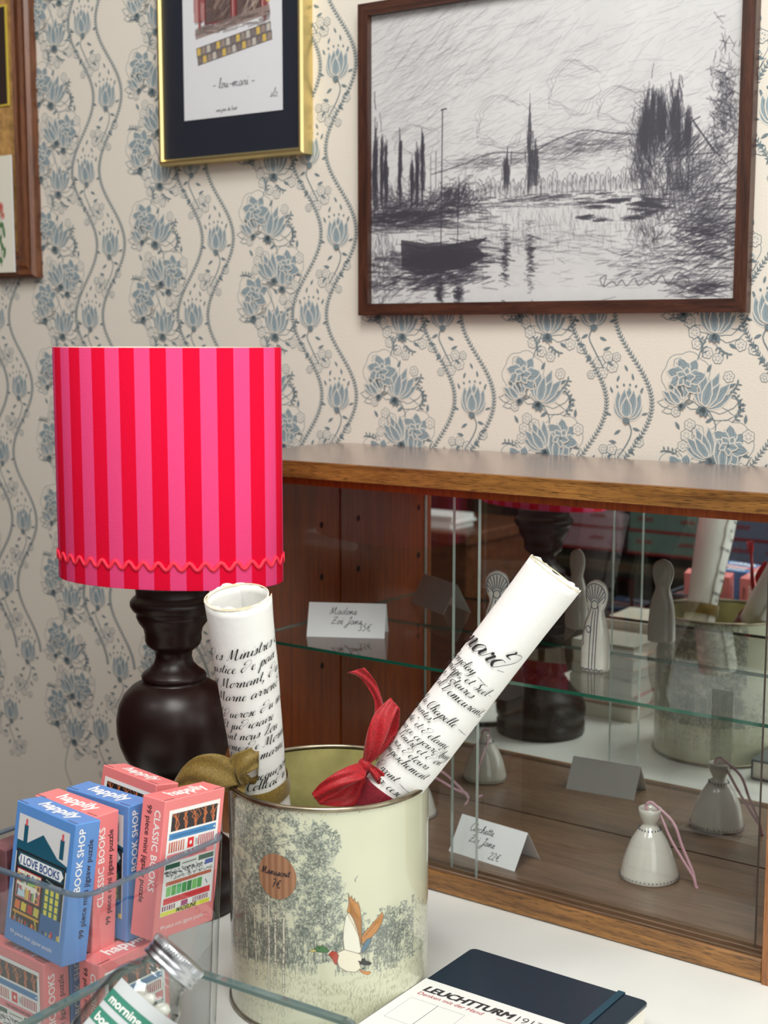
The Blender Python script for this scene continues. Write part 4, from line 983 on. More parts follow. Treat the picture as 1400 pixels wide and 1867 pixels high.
strip('ribbon_loop', [(440, 1412), (424, 1402), (420, 1380), (444, 1368), (473, 1360)], [(448, 1426), (440, 1430), (436, 1420), (452, 1410), (470, 1400)], [gd, gd-.018, gd-.026, gd-.030, gd-.020], m_gold_rib, gb, sc1.o)
strip('ribbon_loop', [(473, 1360), (474, 1380), (468, 1400), (452, 1414)], [(470, 1404), (470, 1420), (463, 1430), (448, 1428)], [gd-.020, gd-.008, gd-.004, gd], m_gold_rib, gb, sc1.o)
strip('ribbon_tail', [(440, 1424), (430, 1438), (424, 1452)], [(450, 1430), (446, 1442), (444, 1456)], [gd, gd-.016, gd-.016], m_gold_rib, gb, sc1.o)
rb = sc2.band(.400, .438, m_wine, -.10, 'ribbon_band')
rk = at(665, 1394, (np.array(sc2.pt(-.9, .412, .010))+sc2.o-CAM)@FWD); rd = (rk-CAM)@FWD
blob('ribbon_knot', rk, .0115, m_red_rib, rb, sc2.o)
strip('ribbon_loop', [(661, 1392), (664, 1362), (672, 1326), (685, 1298), (712, 1272)], [(670, 1394), (690, 1372), (706, 1340), (716, 1312), (726, 1288)], [rd, rd-.020, rd-.026, rd-.022, rd-.010], m_red_rib, rb, sc2.o)
strip('ribbon_loop', [(710, 1272), (694, 1310), (684, 1345), (668, 1390)], [(729, 1292), (726, 1330), (708, 1362), (674, 1394)], [rd-.010, rd+.008, rd+.006, rd], m_red_rib, rb, sc2.o)
strip('ribbon_tail', [(662, 1390), (676, 1340), (683, 1290), (676, 1262), (655, 1236), (633, 1226)], [(668, 1392), (690, 1340), (700, 1296), (690, 1256), (680, 1236), (665, 1217)], [rd, rd+.014, rd+.018, rd+.012, rd+.004, rd-.004], m_red_rib, rb, sc2.o)
strip('ribbon_loop', [(660, 1390), (636, 1397), (606, 1412), (584, 1428), (568, 1447)], [(668, 1400), (664, 1418), (640, 1430), (612, 1446), (582, 1466)], [rd, rd-.020, rd-.030, rd-.030, rd-.024], m_red_rib, rb, sc2.o)
strip('ribbon_loop', [(568, 1447), (590, 1442), (625, 1425), (660, 1398)], [(584, 1467), (622, 1470), (656, 1464), (669, 1410)], [rd-.024, rd-.010, rd-.002, rd], m_red_rib, rb, sc2.o)
strip('ribbon_tail', [(664, 1396), (676, 1412), (692, 1432), (716, 1452)], [(672, 1390), (694, 1404), (716, 1424), (742, 1442)], [rd, rd-.006, rd-.005, rd+.002], m_red_rib, rb, sc2.o)

# ================================================================ puzzle boxes
m_bpink = mat('pink_carton', rgb(238, 132, 132), .42, coat=.35, coatr=.25)
m_bblue = mat('blue_carton', rgb(90, 142, 208), .42, coat=.35, coatr=.25)
m_bwht = mat('white_print', rgb(246, 244, 240), .5)
m_bblk = mat('black_print', rgb(52, 34, 42), .5)
m_slit = mat('flap_shadow_gap', rgb(70, 34, 30), .8)
BW, BD, BH = .121, .040, .186
def pinkcover():
    W2, H2 = 200, 300; r = Ras(W2, H2, (244, 242, 240)); R_ = np.random.default_rng(5)
    def stripes(x0, y0, x1, y1, n, cols, tw=.6, h=1):
        for k in range(n):
            x = x0+(x1-x0)*k/n; r.rect(x, y0, x+(x1-x0)/n*tw, y1, cols[k % len(cols)])
    r.rect(12, 12, 190, 62, (34, 30, 34))
    for k in range(5):
        x = 34+k*36
        for j in range(5):
            P = [(x+R_.normal()*2, 60), (x+R_.normal()*5, 46), (x+R_.normal()*8, 32), (x+R_.normal()*12, 14)]; r.line(P, 2.6, (222, 120, 66), .8)
    r.rect(8, 68, 190, 86, (62, 132, 188)); r.seg(20, 77, 150, 77, 2.5, (28, 84, 140), .7); r.ell(184, 77, 3, 3, (250, 250, 250))
    stripes(10, 92, 72, 122, 7, [(206, 110, 80), (190, 80, 70)]); r.rect(82, 92, 106, 121, (226, 42, 46)); r.ell(94, 106, 5, 6, (252, 236, 232)); stripes(124, 92, 188, 120, 9, [(196, 60, 70), (170, 44, 56)], .55)
    for k in range(4): r.seg(112+k*3, 96+k, 113+k*3, 116, 1.2, (60, 50, 56), .8)
    r.rect(6, 127, 192, 149, (238, 134, 140))
    r.rect(4, 154, 60, 168, (16, 84, 62)); r.rect(60, 154, 132, 168, (234, 236, 228)); r.rect(132, 152, 192, 167, (16, 84, 62)); r.seg(70, 161, 122, 160, 3, (60, 60, 60), .7)
    r.rect(4, 172, 160, 188, (248, 248, 246))
    for k in range(150): x = R_.uniform(6, 158); y = R_.uniform(173, 187); r.seg(x, y, x+R_.normal()*4, y+R_.normal()*3, 1.6, (26, 26, 30), .9)
    r.rect(160, 170, 192, 184, (36, 76, 170))
    for k in range(90): x = R_.uniform(30, 190); y = 194+R_.uniform(-3, 5); r.seg(x, y, x+R_.normal()*4, y+R_.normal()*2, 1.3, (50, 50, 54), .8)
    r.poly([(12, 204), (190, 202), (190, 212), (12, 215)], (200, 104, 76))
    stripes(16, 218, 156, 246, 7, [(126, 200, 108), (90, 176, 84), (84, 186, 110), (66, 160, 78), (52, 140, 70)], .88); r.seg(168, 228, 176, 240, 2.4, (40, 40, 44), .9)
    r.rect(8, 250, 190, 268, (228, 46, 54)); r.seg(30, 259, 170, 258, 2.2, (176, 24, 36), .8)
    stripes(6, 271, 58, 285, 6, [(150, 40, 92), (120, 24, 70)]); r.rect(78, 270, 104, 285, (168, 48, 116)); stripes(124, 271, 186, 285, 8, [(150, 40, 92), (120, 24, 70)], .5)
    r.rect(2, 287, 192, 299, (236, 232, 60))
    return r.a
def bluecover():
    W2, H2 = 200, 300; r = Ras(W2, H2, (214, 214, 216)); R_ = np.random.default_rng(6)
    teal, ink_ = (18, 84, 108), (26, 30, 36)
    for x in (24, 166): r.rect(x, 26, x+16, 80, teal); r.rect(x+4, 10, x+12, 28, (214, 84, 96))
    r.poly([(0, 74), (40, 74), (100, 34), (160, 82), (200, 92), (200, 104), (0, 104)], teal)
    for k in range(25): r.ell(k*8+4, 104, 4, 4, teal)
    r.rect(4, 98, 196, 300, ink_); r.rect(10, 104, 190, 144, (26, 74, 92)); r.poly([(12, 124), (20, 110), (180, 110), (190, 124), (180, 140), (20, 140)], (238, 240, 240))
    r.rect(12, 150, 110, 232, (176, 44, 50)); r.rect(15, 153, 107, 229, (232, 228, 214))
    cols = [(230, 196, 40), (140, 40, 60), (170, 60, 90), (60, 50, 70), (110, 170, 70), (190, 70, 60), (220, 180, 60), (60, 110, 150), (200, 60, 60), (236, 226, 200), (90, 40, 60)]
    for row in range(2):
        for k in range(13):
            x = 16+k*7; h = R_.uniform(22, 34); c = cols[(k*5+row*3) % 11]; y1 = 188+row*40; r.rect(x, y1-h, x+6, y1, c); r.line([(x, y1-h), (x, y1)], .9, ink_, .7)
    r.poly([(56, 186), (62, 164), (72, 172), (84, 162), (86, 184), (72, 188)], (150, 200, 90)); r.rect(15, 189, 107, 193, (236, 232, 222))
    r.poly([(20, 226), (24, 204), (36, 210), (46, 202), (50, 224)], (196, 222, 234))
    for x, y in ((100, 186), (96, 222)): r.ell(x, y, 7, 10, (226, 160, 50)); r.ell(x, y, 4, 6, (40, 60, 90))
    r.rect(120, 164, 186, 300, (22, 86, 100))
    for i in range(3):
        for j in range(4): r.rect(128+i*20, 172+j*20, 140+i*20, 188+j*20, (226, 214, 80)); 
    r.rect(140, 168, 146, 240, (30, 110, 80), .7)
    r.rect(118, 246, 196, 300, (52, 104, 160)); 
    for k in range(6): r.seg(128+k*9, 150+k*2, 132+k*9, 150+k*2, 4, (150, 190, 190), .8)
    r.rect(8, 234, 114, 300, (50, 44, 44))
    for k in range(4): r.poly([(14+k*25, 262), (16+k*25, 238), (36+k*25, 240), (34+k*25, 264)], [(228, 120, 60), (226, 200, 70), (190, 60, 50), (210, 196, 90)][k])
    r.line([(12, 272), (110, 272)], 7, (216, 160, 50)); r.line([(20, 272), (18, 296)], 4, (216, 160, 50)); r.line([(98, 272), (104, 298)], 6, (190, 180, 50))
    for k in range(40): x = R_.uniform(10, 194); r.rect(x, R_.uniform(282, 292), x+4, 300, [(214, 60, 50), (230, 200, 60), (60, 110, 170), (30, 30, 36)][k % 4])
    return r.a
_pc, _bc = pinkcover(), bluecover()
def darkcover():
    r = Ras(100, 150, (60, 50, 56)); R_ = np.random.default_rng(9)
    for _ in range(26): r.ell(R_.uniform(0, 100), R_.uniform(0, 150), R_.uniform(6, 22), R_.uniform(5, 16), [(206, 126, 132), (44, 46, 50), (60, 72, 66), (226, 214, 208), (170, 96, 104)][_ % 5], .9, R_.uniform(0, 3))
    return r.a
def rotm(r): 
    from mathutils import Euler
    return np.array(Euler(r, 'XYZ').to_matrix())
proto = {}
m_mottle = mat('dark_rosy_carton', rgb(120, 74, 80), .45, coat=.3, var=.75, vscale=42)
def puzzle(kind, centre, rot, label):
    Rm = rotm(rot); base = np.array(centre)-Rm@np.array([0, 0, BH/2])
    ro = root('puzzle_box', tuple(base), rot); tag(ro, label, 'puzzle box', 'mini jigsaw puzzle boxes in the square bin')
    if kind in proto:
        for ch in proto[kind]:
            c = ch.copy(); SC.collection.objects.link(c); c.parent = ro
        return ro
    m = m_bblue if kind == 'blue' else m_bpink
    b = MB().box(-BW/2, BW/2, -BD/2, BD/2, 0, BH, bev=.0012)
    e = .0003
    top = lambda x, y: (-BW/2+.027+x, -BD/2+.0125+y*1.12, BH+e)
    b.text('happily', top, size=.0255, mi=1, bold=.026, res=2)
    b.box(-BW/2+.001, -BW/2+.020, -BD/2+.0025, -BD/2+.0038, BH-.0005, BH+.0002, 3); b.box(BW/2-.020, BW/2-.001, -BD/2+.0025, -BD/2+.0038, BH-.0005, BH+.0002, 3)
    t1 = 'BOOK SHOP' if kind == 'blue' else 'CLASSIC BOOKS'; t2 = '99 piece mini jigsaw puzzle'
    s1 = .0148; right = lambda x, y: (BW/2+e, -BD/2+.0165-y, .095+x) if kind == 'blue' else (BW/2+e, -BD/2+.0165-y, .060+x)
    b.text(t1, right, size=s1, mi=1, bold=.012, res=2); b.text(t2, lambda x, y: (BW/2+e, -BD/2+.0305-y, .032+x), size=.0120, mi=2, bold=.012, res=2)
    b.text(t1, lambda x, y: (-BW/2-e, -BD/2+.0165-y, BH-.014-x), size=s1, mi=1, bold=.012, res=2)
    b.text(t2, lambda x, y: (-BW/2-e, -BD/2+.0305-y, BH-.010-x), size=.0120, mi=2, bold=.012, res=2)
    b.text(t2, lambda x, y: (-BW/2+.012+x, -BD/2-e, .012+y), size=.0080, mi=1, res=2)
    px, pz = BW/2-.009, .030
    fx = lambda f: -px+f*2*px; fz = lambda f: pz+f*(BH-.014-pz)
    if kind == 'pink':
        b.text('MADELINE', lambda x, y: (fx(.30)+x, -BD/2-.0009, fz(.006)+y), size=.0085, mi=2, bold=.02, shear=.2)
        b.text('THE VIRGIN SUICIDES', lambda x, y: (fx(.27)+x, -BD/2-.0009, fz(.522)+y), size=.0056, mi=2, bold=.01, space=1.0)
    if kind == 'blue':
        b.text('I LOVE BOOKS', lambda x, y: (fx(.10)+x*.82, -BD/2-.0009, fz(.548)+y), size=.0150, mi=4, bold=.02)
    ca = b.build('carton', [m_mottle if kind == 'dark' else m, m_bwht, m_bblk, m_slit, mat('blue_print', rgb(36, 74, 140), .5)], ro)
    cov = {'pink': _pc, 'blue': _bc, 'dark': None}[kind] if kind != 'dark' else darkcover()
    cv = grid_print('cover_picture', cov, lambda U, V: (fx(U), 0*U-BD/2-.0005, fz(V)), m_artg, ro)
    proto[kind] = [ca, cv]
    return ro
puzzle('blue', (-1.349, -.848, .2965), (-.12, .05, -.05), "blue box with the I LOVE BOOKS shop cover facing front, standing foremost")
puzzle('pink', (-1.357, -.8015, .2935), (-.035, .04, -.02), "pink puzzle box sandwiched between the two blue boxes")
puzzle('blue', (-1.3435, -.756, .2950), (-.035, .02, .0), "second blue puzzle box, standing behind the pink one")
puzzle('pink', (-1.372, -.6830, .2960), (-.18, .02, -.11), "rearmost pink puzzle box, its cover peeping over the blue box")
puzzle('pink', (-1.2545, -.710, .3020), (.036, .125, 1.616), "pink box at right with its stacked book spines cover turned fully to view")
puzzle('pink', (-1.387, -.8600, .1065), (.0, .0, -.06), "pink puzzle box on the bottom layer under the I LOVE BOOKS box")
puzzle('pink', (-1.285, -.7830, .1065), (.0, .0, 1.527), "pink puzzle box on the bottom layer beneath the box turned to the right")
for k, y in enumerate((-.8165, -.7735, -.7300, -.6860)):
    o = puzzle('pink' if k % 2 else 'blue', (-1.390, y, .1065), (0, 0, -.02), '')
    o['label'] = ['low blue puzzle box right behind the bottom front pink one', 'pink puzzle box low in the bin under the upright pink one',
                  'blue puzzle box low in the bin under the second blue one', 'pink puzzle box low in the bin against its back wall'][k]
puzzle('dark', (-1.4470, -.765, .2605), (0, PI/2, PI/2), "dark and rosy puzzle box lying on its side along the bin's left wall")

# ================================================================ glass bins
def tray(name, label, x0, x1, y0, y1, ztop, taper, th_, rad, mg, mrim, rz=0, rimh=.004, foot=.010):
    cx, cy = (x0+x1)/2, (y0+y1)/2; ro = root(name, (cx, cy, 0), (0, 0, rz)); tag(ro, label, 'glass box')
    def ring(z, inset, r):
        hx, hy = (x1-x0)/2-inset, (y1-y0)/2-inset; P = []
        for (sx, sy, a0) in ((1, 1, 0), (-1, 1, PI/2), (-1, -1, PI), (1, -1, 1.5*PI)):
            for k in range(7): a = a0+k*PI/12; P.append((sx*(hx-r)+r*math.cos(a), sy*(hy-r)+r*math.sin(a), z))
        return P
    n = 28
    def loft(rings, mi=0):
        b = MB(); vs = [p for r in rings for p in r]; fs = [(j*n+k, j*n+(k+1) % n, (j+1)*n+(k+1) % n, (j+1)*n+k) for j in range(len(rings)-1) for k in range(n)]
        return b, vs, fs
    rr = [ring(.001, taper+.006, rad), ring(.006, taper, rad)]+[ring(.006+(ztop-rimh-.006)*f, taper*(1-f), rad) for f in (.33, .66, 1)]
    ri = [ring(foot+(ztop-rimh-foot)*f, taper*(1-f)+th_, max(rad-th_, .002)) for f in (1, .66, .33, 0)]
    b, vs, fs = loft(rr+ri); N_ = len(rr)+len(ri)
    b.add(vs, fs+[tuple(range(n))[::-1], tuple((N_-1)*n+k for k in range(n))], 0, True)
    o = b.build('glass_body', mg, ro); edge_smooth(o, 40)
    ro_ = [ring(ztop-rimh, 0, rad), ring(ztop-.001, .0, rad), ring(ztop, .001, rad), ring(ztop, th_-.001, rad-th_*.8), ring(ztop-.001, th_, max(rad-th_, .002)), ring(ztop-rimh, th_, max(rad-th_, .002))]
    b, vs, fs = loft(ro_); b.add(vs, fs, 0, True); o = b.build('rim', mrim, ro); edge_smooth(o, 40)
    return ro
m_bin = glass('clear_moulded_glass', (.945, .955, .955), rough=.0, wav=.35, edge=(.28, .34, .38))
def rimglass(name, col, tr):
    k = NT(name); p = k.n('ShaderNodeBsdfPrincipled'); p.inputs['Base Color'].default_value = (*col, 1); p.inputs['Roughness'].default_value = .08; p.inputs['Coat Weight'].default_value = .6
    t = k.n('ShaderNodeBsdfTransparent'); t.inputs[0].default_value = (.75, .80, .82, 1); m = k.n('ShaderNodeMixShader'); m.inputs[0].default_value = 1-tr
    k.l(t.outputs[0], m.inputs[1]); k.l(p.outputs[0], m.inputs[2]); k.l(m.outputs[0], k.out.inputs[0]); return k.m
m_binrim = rimglass('smoky_rim', rgb(84, 98, 112), .15)
m_tankrim = rimglass('green_glass_rim', rgb(84, 106, 104), .15)
tray('glass_bin', 'square clear glass bin full of small puzzle boxes', -1.487, -1.219, -.912, -.645, .325, .010, .0085, .028, m_bin, m_binrim)
tray('glass_tank', 'open glass tank holding little jars at the bottom edge', -1.166, -.846, -1.205, -.838, .245, .003, .012, .022, glass('clear_tank_glass', (.965, .975, .972), edge=(.35, .42, .42)), m_tankrim, rz=.045, rimh=.005)

# ================================================================ jars
m_jar = glass('jar_glass', (.975, .985, .98), wav=.25, edge=(.22, .24, .22), ior=1.7)
m_lid = mat('brushed_lid', rgb(200, 202, 206), .28, metal=1)
m_sach = mat('white_sachet', rgb(214, 212, 202), .3, coat=.8, bump=1.0, bscale=60)
m_lab = mat('label_paper', rgb(198, 202, 204), .6); m_labg = mat('label_green', rgb(52, 128, 108), .5)
def jar(base, axis, label, spin=0, withlabel=True, sc=.86):
    q_ = Vector(axis).to_track_quat('Z', 'Y'); ro = root('glass_jar', base); ro.scale = (sc, sc, sc)
    vl = q_.inverted() @ (Vector(CAM)-Vector(base)); spin = math.atan2(vl.y, vl.x)+.15+spin; ro.rotation_mode = 'QUATERNION'; ro.rotation_quaternion = q_ @ Matrix.Rotation(spin, 3, 'Z').to_quaternion()
    tag(ro, label, 'jar', 'little jars in the glass tank')
    out = [(.030, .001), (.046, .003), (.052, .010), (.0535, .030), (.0535, .085), (.051, .100), (.045, .112), (.037, .120), (.034, .125), (.036, .1275), (.034, .130), (.034, .142)]
    inn = [(r-.0028, max(z, .005)) for r, z in out][::-1]
    MB().lathe(out+inn, 40).build('jar_body', m_jar, ro)
    lp = [(.0365, .134), (.0395, .134), (.0400, .137), (.0385, .140), (.0385, .1425), (.0398, .145), (.0385, .1475), (.0385, .150), (.0400, .1525), (.0400, .160), (.0385, .162), (.0, .1622)]
    lid = MB().lathe(lp, 48, cap0=False).build('lid', m_lid, ro)
    b = MB()
    for k in range(60):
        a = 2*PI*k/60; c, s_ = math.cos(a), math.sin(a); p = (.0400*c, .0400*s_); t = (-s_*.0011, c*.0011)
        b.add([(p[0]-t[0], p[1]-t[1], .153), (p[0]+t[0], p[1]+t[1], .153), (p[0]+t[0], p[1]+t[1], .160), (p[0]-t[0], p[1]-t[1], .160), (p[0]*1.022, p[1]*1.022, .1535), (p[0]*1.022, p[1]*1.022, .1595)],
              [(0, 4, 5, 3), (4, 1, 2, 5), (3, 5, 2), (0, 1, 4)])
    b.build('knurled_band', m_lid, lid)
    rn = random.Random(int(base[0]*1000)); b = MB()
    for k in range(44):       # crumpled filling
        a = rn.uniform(0, 2*PI); rr = rn.uniform(0, .032); z = rn.uniform(.014, .092); s_ = rn.uniform(.008, .013)
        c = (rr*math.cos(a), rr*math.sin(a), z); ph = rn.uniform(0, 3)
        prof_ = [(.15*s_, -s_), (.8*s_, -.6*s_), (s_, 0), (.8*s_, .6*s_), (.15*s_, s_)]
        mb2 = MB().lathe(prof_, 12, (0, 0, 0), ax=1.5); mb2.xf(lambda p: (c[0]+p[0]*math.cos(ph)-p[2]*math.sin(ph), c[1]+p[1]*.8, c[2]+p[0]*math.sin(ph)+p[2]*math.cos(ph)))
        b.add([(math.copysign(min(abs(p[0]), .045), p[0]), math.copysign(min(abs(p[1]), .045), p[1]), max(p[2], .006)) for p in mb2.v], mb2.f, 0, True)
    f = b.build('filling', m_sach, ro); f['kind'] = 'stuff'
    if withlabel:
        b = MB(); r_ = .0543; a0, a1 = -1.35, 1.05
        def band_(z0, z1, aa, bb_, mi, h):
            n = 30; vs = []
            for k in range(n+1): a = aa+(bb_-aa)*k/n; vs += [((r_+h)*math.cos(a), (r_+h)*math.sin(a), z0), ((r_+h)*math.cos(a), (r_+h)*math.sin(a), z1)]
            b.add(vs, [(2*k, 2*k+2, 2*k+3, 2*k+1) for k in range(n)], mi, True)
        band_(.022, .094, a0, a1, 0, 0); band_(.060, .078, a0, .2, 1, .0002); band_(.034, .052, a0, .1, 1, .0002)
        for t_, z in (('morning', .0635), ('boost', .0375)):
            b.text(t_, lambda x, y, z=z: ((r_+.0005)*math.cos(-1.22+x/r_), (r_+.0005)*math.sin(-1.22+x/r_), z+y), size=.0155, mi=2, bold=.02)
        b.text('with vitamin c', lambda x, y: ((r_+.0005)*math.cos(-1.2+x/r_), (r_+.0005)*math.sin(-1.2+x/r_), .083+y), size=.006, mi=3) if False else None
        b.build('jar_label', [m_lab, m_labg, m_bwht, m_bblk], ro)
    return ro
_ax = np.array([.30, .66, .69])/math.sqrt(.30**2+.66**2+.69**2)
jar(tuple(at(318, 1752, 1.532)-_ax*.148*.86), tuple(_ax), 'glass jar with ribbed silver lid and green and white label, lying tilted in the tank', spin=.42)
jar((-.940, -.960, .066), (-.20, -.98, .0), 'unlabelled glass jar lying low in the tank, to the right of the lidded one', withlabel=False)
jar((-1.075, -.960, .066), (.08, -.99, .0), 'glass jar lying flat under the tilted one', withlabel=False)

# ================================================================ notebook
m_nb = mat('navy_cover', rgb(30, 46, 60), .38, coat=.55, coatr=.18, bump=.12, bscale=160)
m_pg = mat('page_block', rgb(238, 234, 222), .8, bump=.3, bscale=400)
m_slv = mat('paper_sleeve', rgb(228, 228, 225), .6)
m_red = mat('red_print', rgb(178, 44, 52), .5); m_gry = mat('dark_print_grey', rgb(54, 52, 54), .5); m_lgy = mat('grey_rule', rgb(176, 174, 172), .6)
m_el = mat('elastic', rgb(34, 66, 82), .7, bump=.4, bscale=900)
NX0, NX1, NY0, NY1, NZ = -1.0805, -.7800, -.678, -.240, .047
nb = root('notebook', ((NX0+NX1)/2, (NY0+NY1)/2, 0)); tag(nb, 'thick navy hardcover notebook in a white paper sleeve, lying on the white table', 'notebook')
hx, hy = (NX1-NX0)/2, (NY1-NY0)/2
def rslab(x, y, z0, z1, r, mi=0, b=None):
    b = b or MB(); P = []
    for (sx, sy, a0) in ((1, 1, 0), (-1, 1, PI/2), (-1, -1, PI), (1, -1, 1.5*PI)):
        for k in range(6): a = a0+k*PI/10; P.append((sx*(x-r)+r*math.cos(a), sy*(y-r)+r*math.sin(a)))
    n = len(P); e = .0009
    vs = [(p[0], p[1], z0) for p in P]+[(p[0], p[1], z1-e) for p in P]+[(p[0]*(1-e/x), p[1]*(1-e/y), z1) for p in P]
    return b.add(vs, [tuple(range(n))[::-1]]+[(j*n+k, j*n+(k+1) % n, (j+1)*n+(k+1) % n, (j+1)*n+k) for j in (0, 1) for k in range(n)]+[tuple(2*n+k for k in range(n))], mi)
rslab(hx, hy, 0.0005, .0045, .010).build('back_cover', m_nb, nb)
rslab(hx, hy, NZ-.0045, NZ, .010).build('front_cover', m_nb, nb)
MB().box(-hx+.002, hx-.005, -hy+.005, hy-.005, .0045, NZ-.0045).build('pages', m_pg, nb)
MB().box(-hx, -hx+.004, -hy+.001, hy-.001, .002, NZ-.002, bev=.0015).build('spine', m_nb, nb)
yb = -.3710-(NY0+NY1)/2
xs = .8*0+(-.846-(NX0+NX1)/2)
b = MB().box(-hx-.0012, hx+.0012, -hy+.03, yb, NZ, NZ+.0012); b.box(-hx-.0014, -hx-.0002, -hy+.03, yb, .001, NZ+.0012); b.box(hx+.0002, hx+.0014, -hy+.03, yb, .001, NZ+.0012)
b.box(-hx-.0012, hx+.0012, -hy+.03, yb, .0, .0004)
zt = NZ+.0015
_m = MB().text('LEUCHTTURM', lambda x, y: (x, y, 0), size=.0236, bold=.0, shear=.18, space=.97); LW = max(p[0] for p in _m.v)+.0015
for q in range(6): b.text('LEUCHTTURM', lambda x, y: (-hx+.0150+x+.0005*q, yb-.0350+y+.0003*(q % 3), zt+.00006*q), size=.0236, mi=1, bold=.0, shear=.18, space=.97)
b.text('1917', lambda x, y: (-hx+.0165+LW+x, yb-.0350+y, zt), size=.0240, mi=1, bold=-.012, space=.92)
b.text('Denken mit der Hand', lambda x, y: (-hx+.0155+x, yb-.0480+y, zt), size=.0125, mi=2, bold=.0, shear=.15)
b.box(-hx+.150, hx-.04, yb-.0448, yb-.0441, zt-.0002, zt, 2)
def rule(x0, x1, y0, y1): 
    t = .0005; b.box(x0, x1, y0, y0+t, zt-.0002, zt, 3); b.box(x0, x1, y1, y1+t, zt-.0002, zt, 3); b.box(x0, x0+t, y0, y1, zt-.0002, zt, 3); b.box(x1, x1+t, y0, y1, zt-.0002, zt, 3)
rule(-hx+.016, -hx+.062, yb-.130, yb-.062); rule(-hx+.062, -hx+.108, yb-.130, yb-.062)
b.build('paper_sleeve', [m_slv, m_gry, m_red, m_lgy], nb)
ex_ = -.824-(NX0+NX1)/2
b = MB().box(ex_-.0055, ex_+.0055, -hy-.0008, hy+.0008, NZ+.0013, NZ+.0024, bev=.0004); b.box(ex_-.0055, ex_+.0055, hy-.0002, hy+.0012, .0006, NZ+.0022); b.box(ex_-.0055, ex_+.0055, -hy-.0012, -hy+.0002, .0006, NZ+.0022)
b.build('elastic_band', m_el, nb)

# ================================================================ inside the cabinet
FZ, HZ = .0415, .4005
def tent(name_loc, rz, w_, ht, spread, lines, label, tsize):
    ro = root('price_card', name_loc, (0, 0, rz)); tag(ro, label, 'price card', 'folded price cards in the cabinet')
    b = MB(); t = .0007
    for sgn in (-1, 1):
        y = sgn*spread; P = [(-w_/2, y, 0), (w_/2, y, 0), (w_/2, 0, ht), (-w_/2, 0, ht)]; nrm = np.array([0, sgn*ht, spread])/math.hypot(ht, spread)*t
        vs = P+[tuple(np.array(p)-nrm) for p in P]; b.add(vs, [(0, 1, 2, 3), (7, 6, 5, 4), (0, 4, 5, 1), (1, 5, 6, 2), (2, 6, 7, 3), (3, 7, 4, 0)])
    b.build('folded_card', m_white, ro)
    L = math.hypot(spread, ht); b = MB(); 
    def fn(ox, oz): 
        return lambda x, y, h: (ox+x, -spread*(1-(oz+y)/L)-(h+.0003)*ht/L, (oz+y)/L*ht+(h+.0003)*spread/L)
    for (ox, f, txt) in lines: hand(b, txt, fn(ox, L*f), tsize*1.12, .0011)
    b.build('handwriting', m_ink, ro)
tent((-1.261, .124, FZ), -.10, .152, .0615, .040, [(-.048, .66, 'Clochette'), (-.040, .38, 'Zoe" Jane'), (.012, .10, '22€')], 'folded white card reading Clochette Zoé Jane 22€ on the cabinet floor', .0062)
tent((-1.648, .185, HZ), .50, .158, .0640, .034, [(-.036, .66, 'Madone'), (-.030, .38, 'Zoe" Jane'), (.024, .20, '35€')], 'folded white card reading Madone Zoé Jane 35€ on the glass shelf', .0066)
for o_ in (): pass
m_cer = mat('glazed_ceramic', rgb(222, 218, 208), .16, coat=1, coatr=.05, bump=.25, bscale=30, var=.05, vscale=20)
m_cob = mat('cobalt_line', rgb(38, 50, 86), .3, coat=.6)
m_prib = mat('pink_satin', rgb(222, 172, 188), .4, coat=.3)
